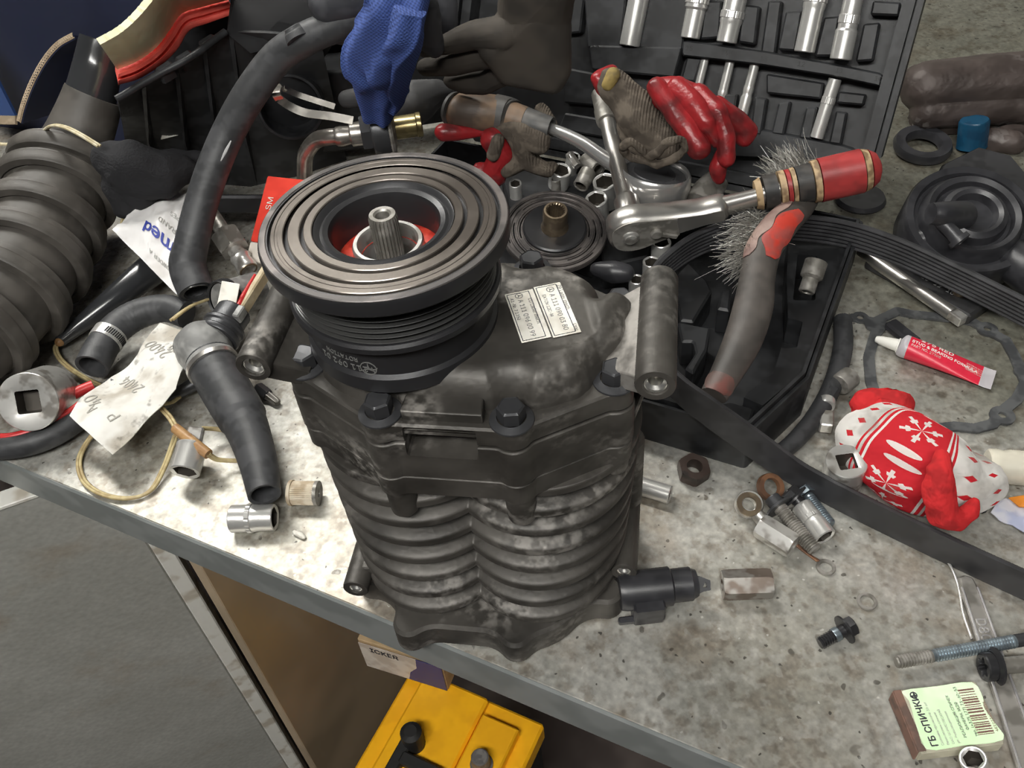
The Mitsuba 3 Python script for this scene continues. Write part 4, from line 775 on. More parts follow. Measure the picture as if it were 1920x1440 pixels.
# braided elbow hose with clamp
el = thing('elbow_hose', 'short black braided elbow hose with a steel clamp, under the dirty paper', 'hose')
q = [(350, 590, .03, 52), (310, 578, .032, 52), (262, 588, .030, 56), (222, 612, .028, 58), (194, 646, .026, 60), (172, 688, .024, 62)]
P = [W(a, b, z) for a, b, z, w in q]; R_ = [msize(w, p) / 2 for (a, b, z, w), p in zip(q, P)]
mat('braid', two((.030, .030, .032), (.05, .05, .053), 200), .45, 0, .5, lambda p, n, uv: 0.5 + .25 * dr.sin(uv.x * 900) + .25 * dr.sin(uv.y * 1), .0004)
EP = spline(np.c_[np.array(P), R_], 12); part(el, 'hose', tube(EP[:, :3], EP[:, 3], n=32, raw=True, bore=.015, mod=lambda k, t: 1 + .012 * (np.sin(k * 2.2)) * (5 < k < 36)), 'mat_hose_rubber', 50)
kk = 44; tg = EP[kk + 1, :3] - EP[kk - 1, :3]; R = EP[kk, 3]
cl_ = part(el, 'hose_clamp', mv(lathe([(R * .99, -.0055), (R * 1.05, -.0055), (R * 1.06, -.005), (R * 1.06, .005), (R * 1.05, .0055), (R * .99, .0055)], 48), frame(EP[kk, :3], tg)), 'mat_chrome', 30, 'bright steel worm clamp')
for i in range(13):
    a = -.5 + i * .13; x = unit(np.cross(tg, V([0, 0, 1.]))); up_ = unit(np.cross(x, tg)); d_ = x * math.sin(a + .9) * -1 + up_ * math.cos(a + .9); part(cl_, 'slot', mv(rbox(.0012, .006, .0008, .0002), frame(EP[kk, :3] + d_ * R * 1.062, d_, np.cross(d_, tg) * 1.0 + tg * .15)), 'mat_hole_black', 30)
# dirty torn paper
def fpaper(p, n, uv):
    c = mix((.66, .65, .61), (.52, .50, .45), smoothstep(.4, .75, N3(p, 45, 4))); c = mix(c, (.30, .26, .20), smoothstep(.48, .72, N3(p + 2, 34, 5)) * .75); return mix(c, (.12, .11, .09), smoothstep(.62, .78, N3(p, 120, 4)) * .6)
mat('dirty_paper', proc(fpaper), .8)
pz = .040
pg_ = [(293, 590), (330, 600), (368, 618), (352, 655), (336, 690), (326, 722), (300, 748), (262, 780), (238, 802), (200, 834), (172, 815), (150, 795), (122, 766), (146, 735), (170, 706), (196, 682), (228, 662), (250, 646), (262, 628), (276, 606)]
pts2 = np.array([W(a, b, pz)[:2] for a, b in pg_]); pol = Polygon(pts2)
pm = trimesh.creation.extrude_polygon(pol, .0006, engine='earcut'); pm = pm.subdivide_to_size(.006) if False else TM(*trimesh.remesh.subdivide_to_size(pm.vertices, pm.faces, .007), process=False)
def pheight(v): 
    x, y = v[:, 0], v[:, 1]; return .030 + .010 * (meshkit.fbm(np.stack([x * 22, y * 22, x * 0], -1), 2, 7) - .5) * 2 - .10 * np.clip(.455 - y, 0, 1) * 0 + .0
pm.vertices[:, 2] += pheight(pm.vertices); 
pp_ = thing('torn_paper', 'torn dirty white paper label with faint numbers lying over the elbow hose', 'paper')
part(pp_, 'sheet', pm, 'mat_dirty_paper', 40)
def ptext(t, h, px, py, ang):
    m = meshkit.text_mesh(t, h, .0004); a = math.radians(ang); m.vertices[:, :2] = m.vertices[:, :2] @ V([[math.cos(a), math.sin(a)], [-math.sin(a), math.cos(a)]]); o = W(px, py, pz); m.vertices[:, :2] += o[:2]; m.vertices[:, 2] += pheight(m.vertices) + .0008; return m
mat('faint_print', (.33, .32, .29), .8)
for q in (ptext('2404', .010, 268, 716, 132), ptext('2400', .010, 322, 656, 132), ptext('A', .008, 180, 760, 132), ptext('P', .009, 224, 774, 132), ptext('40', .010, 190, 745, 132), ptext('00', .007, 340, 650, 132)): part(pp_, 'print', q, 'mat_faint_print', False, 'faint grey numbers')
# thermostat neck with hose
mat('grey_alu', two((.30, .30, .29), (.19, .19, .185), 90), .55, .3)
th = thing('hose_connector', 'grey metal hose connector with a short black rubber hose pointing down to the bench front', 'hose connector')
q = [(392, 672, .042, 84), (410, 706, .038, 86), (432, 745, .034, 86), (455, 785, .031, 84), (473, 830, .028, 76), (486, 875, .026, 70), (496, 928, .024, 62)]
P = [W(a, b, z) for a, b, z, w in q]; R_ = [msize(w, p) / 2 for (a, b, z, w), p in zip(q, P)]
S_ = spline(np.c_[np.array(P), R_], 10); S_[:31, 3] *= 1.08
part(th, 'rubber_hose', tube(S_[:, :3], S_[:, 3], n=36, raw=True, bore=.012), 'mat_hose_rubber', 45, 'matt black rubber hose')
t0 = S_[3, :3] - S_[0, :3]; F = frame(S_[0, :3], -t0, (1, 0, 0)); r0 = S_[0, 3]
part(th, 'neck', mv(lathe([(r0 * 1.0, -.010), (r0 * 1.06, -.008), (r0 * 1.06, -.004), (r0 * .98, -.002), (r0 * 1.08, .002), (r0 * 1.16, .010), (r0 * 1.1, .022), (r0 * .7, .030), (0, .031)], 44), F), 'mat_grey_alu', 40, 'grey cast neck')
part(th, 'clip_ring', mv(lathe([(r0 * .98, -.0115), (r0 * 1.09, -.0115), (r0 * 1.1, -.0075), (r0 * .98, -.007)], 40), F), 'mat_satin_steel', 30, 'thin steel ring')
t1 = W(428, 604, .05) - W(398, 650, .046); F2 = frame(W(398, 648, .046), t1)
part(th, 'flange', mv(lathe([(.0, .008), (.0172, .008), (.018, .0095), (.018, .012), (.0165, .0135), (.0165, .0165), (.0178, .018), (.0178, .0205), (.0165, .022), (.0145, .023), (.0145, .036), (.0135, .0375), (.0, .0375)], 44), F2), 'mat_dark_steel', 35, 'dark flanged collar')
part(th, 'lug', mv(rbox(.006, .01, .012, .001), F2 @ T3(.012, -.009, .03)), 'mat_grey_alu', 30)
# big impact socket and pliers at the left edge
socket(W(52, 754, .046), W(94, 737, .020), msize(112, W(52, 754, .046)) / 2, msize(112, W(52, 754, .046)) / 2, 'big steel impact socket with a square hole at the left edge of the bench', m='mat_worn_chrome', bore='square', knurl=False, neck=.96, rb=.0105)
mat('grip_red', (.50, .03, .03), .35)
pl_ = thing('pliers', 'pliers with thick red and black rubber handles behind the big socket', 'pliers')
part(pl_, 'handle', pxtube([(-60, 838, .014, 48), (10, 838, .014, 48), (70, 826, .014, 48), (125, 800, .014, 46), (175, 760, .016, 40), (215, 720, .018, 32)], n=24), 'mat_hose_rubber', 50, 'black grip')
part(pl_, 'grip_inlay', pxtube([(-40, 818, .0225, 14), (20, 818, .0225, 14), (80, 800, .0225, 14), (130, 772, .023, 14), (165, 745, .024, 12)], n=14), 'mat_grip_red', 50, 'red stripe')
part(pl_, 'handle', pxtube([(105, 760, .02, 22), (140, 738, .02, 22), (175, 722, .02, 20)], n=18), 'mat_grip_red', 50, 'red grip')
# cords
def cord(key_label, paths, group=None, m='mat_cord', r=.0016, name='cord', cat_='cord'):
    k = thing(name, key_label, cat_, group)
    for p in paths: 
        C_ = spline([W(*q) for q in p], 12); x = np.array([math.cos(0.0), .0, 0]); 
        part(k, 'strand', tube(C_ + V([.0011, .0004, 0]), r * .8, n=8, raw=True), m, 50); part(k, 'strand', tube(C_ - V([.0011, .0004, 0]), r * .8, n=8, raw=True), m, 50)
    return k
kc = cord('beige twin cord forming an open loop with a tan sleeve near the bench edge', [[(300, 752, .024), (296, 764, .022), (262, 776, .019), (222, 784, .014), (184, 805, .008), (158, 838, .004), (148, 870, .0028), (160, 905, .0028), (196, 928, .0028), (244, 934, .0028), (282, 920, .0028), (306, 880, .006), (322, 838, .012), (330, 815, .02)],
    [(292, 748, .024), (302, 764, .025), (318, 782, .026), (330, 802, .026)], [(390, 852, .022), (410, 862, .012), (450, 864, .006)], [(376, 803, .018), (400, 804, .012), (432, 808, .008)], [(290, 756, .023), (318, 756, .018), (335, 746, .012)]])
part(kc, 'sleeve', pxtube([(329, 803, .027, 20), (360, 828, .026, 21), (391, 852, .022, 20)], n=18), 'mat_ferrule', 40, 'tan rubber sleeve')
cord('beige cord hanging from the end of the tapered black tube', [[(113, 640, .012), (104, 652, .010), (112, 672, .008), (136, 694, .006), (162, 710, .006), (190, 724, .006)]])
solo('cord_end', trimesh.creation.icosphere(2, .0042).apply_transform(frame(W(112, 641, .013), (0, 0, 1))), 'mat_ferrule', 'tan plastic bead in the mouth of the tapered black tube', 'bead', True)
cord('short beige cord between the dirty paper and the white cap', [[(322, 600, .05), (340, 586, .05), (362, 572, .046), (388, 562, .04)]])
cord('beige cord curving along the left side of the sachet', [[(262, 368, .06), (246, 385, .058), (232, 410, .05), (228, 436, .04)]])
cord('pale cord wrapped around the cuff of the grey duct', [[(186, 274, .137), (150, 252, .145), (120, 238, .146), (96, 236, .140), (80, 250, .125), (70, 272, .11), (60, 290, .10)], [(-40, 264, .095), (0, 270, .095), (30, 272, .095), (56, 284, .1), (80, 294, .098)], [(-40, 302, .085), (0, 300, .085), (40, 300, .085), (56, 292, .09)]], m='mat_cord_pale')
# socket adaptor, chrome socket, pleated fuel filter
sk = socket(W(346, 886, .015), W(361, 836, .020), msize(56, W(346, 886, .013)) / 2, msize(58, W(361, 836, .016)) / 2, 'chrome socket standing askew under the tan sleeve of the cord loop', knurl=False, neck=.9)
part(sk, 'insert_bit', mv(rbox(.012, .006, .012, .0012), frame(W(366, 815, .024), W(366, 805, .026) - W(356, 850, .018), (1, .2, 0))), 'mat_worn_chrome', 30, 'square bit in its end')
socket(W(516, 970, .0095), W(434, 973, .0095), msize(50, W(516, 970, .009)) / 2, msize(52, W(434, 973, .009)) / 2, 'chrome socket with knurled band lying near the bench edge left of the supercharger', neck=.42)
mat('filter_paper', two((.52, .46, .36), (.36, .29, .20), 110), .7)
pf = thing('fuel_filter', 'small beige pleated filter cartridge lying left of the supercharger', 'filter')
F = frame(W(543, 924, .0095), W(598, 925, .0095) - W(543, 924, .0095)); Lf = np.linalg.norm(W(598, 925, .0095) - W(543, 924, .0095))
part(pf, 'pleats', mv(lathe([(.0086, .002), (.0086, Lf - .002)], 160, lambda k, t, r: r * (1 + .035 * np.sin(t * 40))), F), 'mat_filter_paper', False, 'pleated side')
part(pf, 'end_cap', mv(lathe([(0, 0), (.0093, 0), (.0096, .0006), (.0096, .0026), (0, .0026)], 40), F), 'mat_filter_paper', 35)
part(pf, 'end_cap', mv(lathe([(0, Lf - .0026), (.0092, Lf - .0026), (.0092, Lf), (.003, Lf), (.0026, Lf - .001), (0, Lf - .001)], 40), F), 'mat_dull_steel', 35, 'dark end cap')
solo('crumb', rough(bones([[bz(552, 998, .0016, 4), bz(562, 1002, .0018, 6), bz(570, 1007, .0014, 4)]], .0008), .0006, 500), 'mat_label_white', 'small pale crumb of dried sealant on the bench below the chrome socket', 'debris', True)
# hydraulic fitting, cap, red carton, bit, pen
hf = thing('hose_fitting', 'grey steel pipe fitting with a large hex left of the pulley', 'fitting')
a_, b_ = W(396, 400, .07), W(466, 506, .045); F = frame(a_, b_ - a_); L_ = np.linalg.norm(b_ - a_); mm_ = msize(1, a_)
part(hf, 'pipe', mv(lathe([(0, 0), (mm_ * 13, .0), (mm_ * 14, .001), (mm_ * 14, L_ * .5)], 28), F), 'mat_dull_steel', 40)
part(hf, 'hex', hexnut(a_ + (b_ - a_) * .38, b_ - a_, mm_ * 25, L_ * .28, .4), 'mat_dull_steel', 25, 'hexagon')
part(hf, 'nozzle', mv(lathe([(mm_ * 15, L_ * .64), (mm_ * 15, L_ * .72), (mm_ * 18, L_ * .76), (mm_ * 20, L_ * .80), (mm_ * 17, L_ * .84), (mm_ * 18, L_ * .9), (mm_ * 19.5, L_ * .97), (mm_ * 18, L_), (mm_ * 14, L_), (mm_ * 13.5, L_ * .9), (0, L_ * .9)], 36), F), 'mat_worn_chrome', 40)
part(hf, 'lip', mv(lathe([(mm_ * 14, L_ * .995), (mm_ * 17.5, L_ * 1.0), (mm_ * 17, L_ * 1.01), (mm_ * 14, L_ * 1.01)], 36), F), 'mat_bronze', 40, 'bronze lip')
mat('carton_red', two((.66, .05, .03), (.58, .04, .025), 40), .4)
mat('wood_pale', two((.50, .42, .28), (.40, .32, .2), 90), .6)
rc = thing('red_carton', 'small red carton peeking out from behind the pulley on its left', 'box')
ra_, rb_ = W(472, 452, .055), W(526, 350, .075); RFm = frame(ra_, (-.35, -.5, .8), rb_ - ra_)
Lr = np.linalg.norm(rb_ - ra_)
part(rc, 'box', mv(rbox(Lr, .07, .03, .001), RFm @ T3(Lr / 2, -.033, -.015)), 'mat_carton_red', 30)
part(rc, 'white_panel', mv(rbox(Lr * .3, .069, .031, .001), RFm @ T3(-Lr * .16, -.033, -.015)), 'mat_carton_white', 30, 'white end')
part(rc, 'print', mv(mv(meshkit.text_mesh('SM', .006, .0003), T3(.03, -.012, .0003)), RFm), 'mat_carton_white', False)
cp = thing('cap', 'white and black round plastic cap under the pale wooden stick, left of the pulley', 'cap')
F = frame(W(432, 560, .040), V([-.55, -.7, .35]))
part(cp, 'body', mv(lathe([(0, -.03), (.0165, -.03), (.0165, .006), (.0155, .008), (0, .0085)], 40), F), 'mat_grey_alu', 40)
part(cp, 'rim', mv(lathe([(.0165, .0), (.0182, .0005), (.0186, .002), (.0186, .009), (.0176, .0105), (.0158, .009)], 40), F), 'mat_black_plastic', 40, 'black rim')
part(cp, 'label', mv(rbox(.016, .024, .001, .0003), frame(W(428, 556, .060), V([-.1, -.65, .75]), (.8, -.5, .2))), 'mat_label_white', 30, 'white label')
solo('red_strip', tube([W(440, 590, .052), W(452, 562, .055), W(478, 515, .058)], [.0016, .0022, .0012], n=10), 'mat_grip_red', 'thin red strip lying along the pale wooden stick', 'strip', 40)
solo('wooden_stick', mv(rbox(.012, .006, .075, .0012), frame((W(450, 588, .048) + W(505, 500, .055)) / 2, W(505, 500, .055) - W(450, 588, .048), (0, 0, 1))), 'mat_wood_pale', 'pale flat wooden stick under the left edge of the pulley', 'stick', 30)
tb = thing('torx_bit', 'small black star bit lying left of the upper supercharger corner', 'bit')
a_, b_ = W(484, 727, .006), W(519, 754, .0035)
part(tb, 'shank', hexnut(a_, b_ - a_, .0045, np.linalg.norm(b_ - a_) * .55, .1), 'mat_dark_steel', 25)
part(tb, 'tip', mv(lathe([(.0036, 0), (.0033, .003), (.003, .011), (.0022, .0125), (0, .0126)], 36, lambda k, t, r: r * (1 + .16 * np.cos(6 * t)) if r > 1e-4 else np.full_like(t, 1e-5)), frame(a_ + (b_ - a_) * .55, b_ - a_)), 'mat_dull_steel', 40)
solo('punch', pxtube([(292, 752, .008, 16), (330, 738, .010, 24), (378, 712, .014, 26), (420, 690, .016, 22)], n=20), 'mat_dark_steel', 'dark steel punch sticking out under the grey connector beside the paper', 'punch', 45)
solo('tyre_lever', mv(rbox(.02, .006, .16, .002), frame(W(440, 382, .045), W(500, 384, .045) - W(380, 384, .045), (0, 0, 1))), 'mat_dark_steel', 'dark flat steel lever lying behind the hex fitting', 'lever', 30)

solo('black_cable', pxtube([(1580, 600, .008, 34), (1580, 655, .008, 36), (1562, 720, .008, 36), (1530, 780, .008, 36), (1492, 825, .008, 34), (1462, 850, .008, 32)], n=20), 'mat_hose_rubber', 'black rubber cable lying on the bench along the right wall of the case tray', 'cable', 50)
solo('rubber_plug', rough(bones([fing_ for fing_ in [[bz(1120, 505, .062, 14), bz(1150, 510, .062, 22), bz(1172, 512, .062, 18)]]], .004, 8), .0004, 60), 'mat_cover_plastic', 'dark grey rounded rubber plug between the clutch plate and the upright grey tube', 'plug', True)
solo('paper_scrap', mv(extr(Polygon([(0, 0), (.022, .004), (.004, .018)]), .0008), frame(W(302, 262, .075), (-.1, -.6, .8), (1, -.1, 0))), 'mat_label_white', 'small white paper corner sticking up behind the black fuzzy glove', 'paper', False)
# ------------------------------------------------------------------ back middle: nozzle, gloves, handle
mat('nozzle_steel', two((.50, .47, .43), (.36, .335, .30), 90), .3, .9)
mat('brass', two((.55, .45, .22), (.42, .34, .17), 120), .3, .95)
mat('lever_steel', two((.26, .245, .22), (.17, .16, .145), 90), .45, .7)
nz = thing('air_nozzle', 'steel inflator nozzle with a bent pipe, lever and brass sleeve behind the pulley', 'nozzle')
a_, b_ = W(636, 256, .115), W(796, 232, .115); d_ = unit(b_ - a_); F = frame(a_, d_); mm_ = msize(1, a_); L_ = np.linalg.norm(b_ - a_)
part(nz, 'bent_pipe', tube([W(572, 345, .06), W(571, 318, .075), W(574, 288, .092), (W(592, 264, .106)), W(616, 257, .113), a_ + d_ * .004], mm_ * 15.5, n=28, per=8), 'mat_nozzle_steel', 50, 'bent steel pipe')
part(nz, 'body', mv(lathe([(mm_ * 15, -.004), (mm_ * 18, -.002), (mm_ * 19, .002), (mm_ * 17, L_ * .12), (mm_ * 22, L_ * .14), (mm_ * 22, L_ * .27), (mm_ * 18, L_ * .28)], 36), F), 'mat_nozzle_steel', 40)
part(nz, 'hex_nut', hexnut(a_ + d_ * L_ * .26, d_, mm_ * 30, L_ * .12, .4), 'mat_dark_steel', 25, 'dark hexagon')
part(nz, 'collar', mv(lathe([(mm_ * 25, L_ * .37), (mm_ * 42, L_ * .38), (mm_ * 44, L_ * .41), (mm_ * 44, L_ * .55), (mm_ * 42, L_ * .58), (mm_ * 20, L_ * .6)], 44), F), 'mat_dark_steel', 40, 'black collar')
part(nz, 'washer', mv(lathe([(mm_ * 20, L_ * .575), (mm_ * 50, L_ * .58), (mm_ * 51, L_ * .6), (mm_ * 48, L_ * .625), (mm_ * 20, L_ * .66)], 44), F), 'mat_dull_steel', 40)
part(nz, 'brass_sleeve', mv(lathe([(mm_ * 20, L_ * .64), (mm_ * 21.5, L_ * .66), (mm_ * 21.5, L_ * .90), (mm_ * 23, L_ * .91), (mm_ * 23, L_ * .96), (mm_ * 20, L_ * .97), (0, L_ * .97)], 36), F), 'mat_brass', 35, 'brass sleeve')
for q, w in (([(662, 226, .135), (620, 218, .140), (575, 212, .146), (545, 200, .153), (524, 186, .162)], 15), ([(628, 200, .142), (596, 190, .146), (560, 178, .152), (532, 166, .162)], 11)):
    C_ = spline([W(*p) for p in q], 8); part(nz, 'lever', strip(C_, msize(w, C_[0]), .0016, (-.1, -.75, .65)), 'mat_lever_steel', 30, 'pressed steel lever')
part(nz, 'lever_end', strip(spline([W(524, 186, .162), W(518, 176, .168), W(522, 164, .168), W(532, 166, .162)], 8), msize(16, W(524, 186, .162)), .0016, (-.1, -.75, .65)), 'mat_nozzle_steel', 30)
# gloves
mat('glove_dark', two((.034, .030, .026), (.056, .048, .040), 30, .35, .65), .75, 0, .3, lambda p, n, uv: N3(p, 900, 2), .0002)
def fknit(p, n, uv): return mix((.052, .088, .27), (.028, .048, .15), smoothstep(.2, .9, .5 - .5 * dr.sin((p.x * .95 + p.y * .3) * 2300) * dr.sin((p.z + p.y * .3) * 2300)))
mat('glove_blue', proc(fknit), .85, 0, .2, lambda p, n, uv: .5 + .25 * dr.sin((p.x * .9 + p.z * .5) * 2600) + .25 * dr.sin((p.z * 1.0 - p.y * .7) * 2600), .0006, sheen=.5)
mat('glove_grey', two((.052, .052, .054), (.085, .085, .088), 60), .7)
mat('glove_black', two((.030, .031, .036), (.048, .049, .055), 60), .6)
mat('glove_red', two((.25, .014, .017), (.09, .012, .013), 60, .40, .72), .36, 0, .5, lambda p, n, uv: N3(p, 420, 2), .0003)
mat('knit_brown', two((.075, .062, .050), (.12, .10, .08), 120), .95, 0, .2, lambda p, n, uv: .5 + .5 * dr.sin((p.x * .95 - p.y * .3) * 2600), .0007)
mat('stain_yellow', two((.26, .19, .06), (.16, .12, .05), 120), .8)
def flatglove(m, n, k=.6): return m
GZ = .12
def fing(*q): return [bz(*a) for a in q]
solo('work_glove', rough(joined([[bz(968, 40, .215, 40), bz(1030, 10, .23, 40), bz(1042, 130, .175, 30), bz(960, 128, .175, 34), bz(930, 90, .195, 34), bz(1035, 150, .165, 26)], [bz(985, -40, .25, 45), bz(1045, -30, .25, 40), bz(1030, 40, .215, 40), bz(968, 40, .215, 38)]],
    [fing((945, 62, .21, 34), (890, 66, .205, 26), (840, 82, .195, 20), (796, 92, .188, 15)), fing((940, 96, .19, 30), (895, 108, .182, 25), (845, 120, .172, 22), (798, 126, .166, 17)), fing((950, 130, .17, 28), (912, 154, .155, 22), (872, 158, .150, 19), (846, 151, .150, 15))], .005, 8), .0018, 30, 4),
     'mat_glove_dark', 'big brown-black rubber work glove with fingers pointing left, behind the nozzle', 'glove', True)
bg = thing('knit_glove', 'blue knitted work glove with a black palm hanging over the nozzle', 'glove')
def flat_tube(q, wid, th, folds, seed, nrm=(0, -.75, .65), m=64):
    C_ = spline([W(*p[:3]) for p in q], 8); w_ = np.interp(np.linspace(0, 1, len(C_)), np.linspace(0, 1, len(q)), [msize(p[3], W(*p[:3])) / 2 for p in q])
    Tn = np.gradient(C_, axis=0); Tn /= np.linalg.norm(Tn, axis=1, keepdims=True); t = np.arange(m) / m * 2 * np.pi; R = []
    for k in range(len(C_)):
        N_ = V(nrm, float) - (V(nrm) @ Tn[k]) * Tn[k]; N_ = unit(N_); B_ = np.cross(Tn[k], N_); f = np.sin(t * folds + seed + k * .03) * .16 * th
        R.append(C_[k] + np.outer(np.cos(t) * w_[k], B_) + np.outer(np.sign(np.sin(t)) * np.abs(np.sin(t)) ** .7 * th + f, N_))
    return loft(R)
part(bg, 'knit_back', rough(flat_tube([(752, -40, .27, 120), (744, 10, .265, 112), (728, 50, .25, 120), (704, 92, .225, 130), (696, 120, .205, 120), (702, 150, .185, 98), (706, 190, .155, 74), (708, 210, .14, 62)], 1, .013, 5, 1), .0012, 60, 2), 'mat_glove_blue', True, 'blue knit')
part(bg, 'cuff_fold', rough(flat_tube([(768, 20, .268, 60), (758, 70, .25, 64), (742, 120, .215, 66), (734, 160, .18, 62), (730, 190, .158, 52)], 1, .012, 4, 2.0), .001, 60, 6), 'mat_glove_blue', True, 'folded blue knit cuff')
part(bg, 'palm', rough(bones([fing((720, 20, .225, 48), (660, 38, .22, 40), (610, 60, .205, 26)), fing((700, -20, .25, 50), (620, 5, .24, 40), (640, 60, .2, 24))], .006, 12), .003, 30, 5), 'mat_glove_black', True, 'black coated palm')
part(bg, 'palm', rough(bones([fing((790, 20, .235, 34), (800, 60, .215, 30), (815, 90, .2, 20)), fing((800, -40, .235, 34), (832, 10, .215, 26), (838, 46, .2, 20))], .006, 12), .003, 30, 8), 'mat_glove_black', True, 'black coated palm')
gg = thing('grey_glove', 'dark grey glove fingertips with small pale print between the nozzle and the brown handle', 'glove')
part(gg, 'finger', rough(bones([fing((720, 190, .10, 34), (780, 192, .105, 40), (822, 172, .11, 22), (838, 176, .108, 16))], .006, 12), .002, 40, 5), 'mat_glove_grey', True)
part(gg, 'finger', rough(bones([fing((650, 185, .12, 18), (690, 180, .12, 20), (740, 185, .11, 22))], .006, 12), .002, 40, 7), 'mat_glove_grey', True)
pr_ = meshkit.text_mesh('00', .006, .0004); o_ = W(806, 190, .132); pf_ = frame(o_, (0, -.75, .65), (.9, .3, .3))
part(gg, 'print', mv(pr_, pf_), 'mat_hole_black', False) if False else None
# brown handle with the chrome bent bar
mat('old_wood', two((.19, .125, .080), (.085, .062, .048), 50, .35, .65), .5)
mat('dark_collar', two((.055, .055, .054), (.09, .085, .08), 60), .5)
wh = thing('bent_bar_tool', 'old brown-handled tool with a bent chrome bar and round chrome head lying across the heap', 'tool')
q = [(848, 204, .12, 50), (862, 208, .119, 68), (900, 212, .117, 72), (930, 214, .115, 70)]; part(wh, 'handle', pxtube(q, n=28), 'mat_old_wood', 50, 'worn brown handle')
part(wh, 'handle_end', pxtube([(840, 200, .121, 30), (846, 203, .12, 60), (854, 206, .12, 66)], n=28), 'mat_dark_collar', 50)
part(wh, 'collar', pxtube([(926, 213, .115, 72), (952, 219, .113, 72), (960, 222, .113, 66)], n=28), 'mat_dark_collar', 50, 'dark band')
part(wh, 'handle', pxtube([(956, 221, .113, 62), (985, 229, .111, 56)], n=28), 'mat_old_wood', 50, 'worn brown handle')
part(wh, 'ferrule', pxtube([(982, 228, .111, 56), (1010, 236, .11, 50), (1034, 242, .109, 44)], n=28, bore=.006), 'mat_dark_collar', 50, 'dark tapered end')
part(wh, 'bar', pxtube([(1030, 240, .108, 20), (1060, 252, .108, 23), (1095, 270, .106, 25), (1130, 295, .101, 27), (1165, 318, .096, 29)], n=22), 'mat_polished', 50, 'chrome bar')
hc = W(1226, 330, .092); Rh = msize(72, hc); HF = frame(hc, unit(V([.18, .12, .95])))
part(wh, 'round_head', mv(lathe([(0, -.020), (Rh * .85, -.019), (Rh * .97, -.014), (Rh * 1.0, -.004), (Rh * .96, .004), (Rh * .90, .0065), (Rh * .86, .005), (Rh * .84, .001), (0, .001)], 72), HF), 'mat_polished', 50, 'round chrome head')
part(wh, 'inner_disc', mv(lathe([(0, .0035), (Rh * .55, .0035), (Rh * .60, .002), (Rh * .84, .0016)], 56), HF), 'mat_dark_steel', 40, 'dark inner disc')
part(wh, 'stem', pxtube([(1228, 372, .06, 22), (1222, 410, .05, 22)], n=18), 'mat_dull_steel', 40)
# red finger drop and the second red glove
rg = thing('red_glove', 'dirty red rubber glove with brown knit cuff lying under the brown handle', 'glove')
part(rg, 'fingertip', rough(bones([fing((832, 248, .11, 17), (860, 249, .108, 14), (900, 248, .105, 8), (925, 247, .103, 5))], .004, 8), .0008, 80, 5), 'mat_glove_red', True, 'bright red fingertip')
part(rg, 'palm', rough(bones([fing((925, 262, .10, 24), (940, 290, .085, 24), (925, 320, .07, 20)), fing((900, 318, .07, 14), (930, 330, .065, 20))], .004, 10), .002, 60, 3), 'mat_glove_red', True, 'red rubber')
part(rg, 'cuff', rough(bones([fing((942, 240, .108, 18), (975, 246, .106, 26), (1010, 268, .10, 24)), fing((935, 262, .105, 12), (925, 292, .09, 12)), fing((978, 262, .10, 26), (990, 300, .08, 22)), fing((985, 295, .08, 20), (950, 322, .072, 13)), fing((985, 300, .08, 20), (1025, 318, .07, 14), (1035, 312, .07, 9)), fing((1015, 205, .10, 10), (1032, 235, .095, 14))], .005, 10), .003, 60, 4), 'mat_knit_brown', True, 'dark brown knit')
# main red glove
mg = thing('red_glove', 'shiny red rubber glove with a brown knit cuff leaning on the case lid', 'glove')
part(mg, 'cuff', rough(bones([fing((1150, 160, .150, 30), (1180, 190, .14, 34), (1200, 225, .13, 40)), fing((1195, 200, .135, 34), (1215, 245, .12, 44), (1240, 262, .115, 40)), fing((1170, 235, .12, 16), (1185, 268, .108, 20), (1210, 285, .105, 14)), fing((1230, 260, .115, 30), (1262, 280, .105, 22))], .005, 10), .003, 50, 4), 'mat_knit_brown', True, 'brown knit cuff')
C_ = np.array([W(1168, 276, 0.144), W(1182, 266, 0.150), W(1200, 276, 0.144), (W(1215, 292, 0.136)), W(1232, 286, 0.144), W(1252, 266, 0.154), W(1276, 262, 0.152), W(1282, 280, 0.142), W(1262, 298, 0.134), W(1236, 308, 0.128), W(1208, 302, 0.128), W(1180, 294, 0.132)])
part(mg, 'cuff_hem', rough(tube(C_, msize(15, C_[0]) / 2, n=12, closed=True, per=6), .002, 120, 2), 'mat_knit_brown', True, 'rolled knit hem')
part(mg, 'thumb', rough(bones([fing((1145, 138, .155, 17), (1122, 148, .155, 15), (1128, 168, .148, 12))], .004, 8), .001, 80, 2), 'mat_glove_red', True, 'red thumb tip')
part(mg, 'stain', rough(bones([fing((1150, 140, .164, 14), (1140, 158, .157, 12))], .004, 8), .001, 80, 3), 'mat_stain_yellow', True, 'yellowish stain')
for q in ([(1232, 165, .16, 20), (1262, 205, .150, 22), (1290, 240, .14, 24), (1310, 276, .128, 24)], [(1270, 165, .16, 22), (1300, 195, .155, 22), (1325, 230, .145, 20), (1345, 262, .130, 16)], [(1310, 178, .155, 22), (1345, 212, .150, 20), (1362, 255, .135, 18), (1362, 296, .12, 17)], [(1345, 200, .145, 20), (1385, 232, .13, 22), (1402, 246, .124, 19), (1396, 256, .12, 18)], [(1358, 285, .12, 16), (1345, 316, .108, 16), (1348, 334, .10, 12)]):
    part(mg, 'finger', rough(bones([fing(*q)], .004, 8), .0014, 70, int(q[0][0])), 'mat_glove_red', True)
part(mg, 'palm', rough(bones([fing((1232, 165, .155, 20), (1270, 168, .155, 24), (1310, 180, .15, 22)), fing((1245, 185, .145, 22), (1300, 210, .14, 24))], .004, 8), .0014, 70, 9), 'mat_glove_red', True, 'red rubber palm')
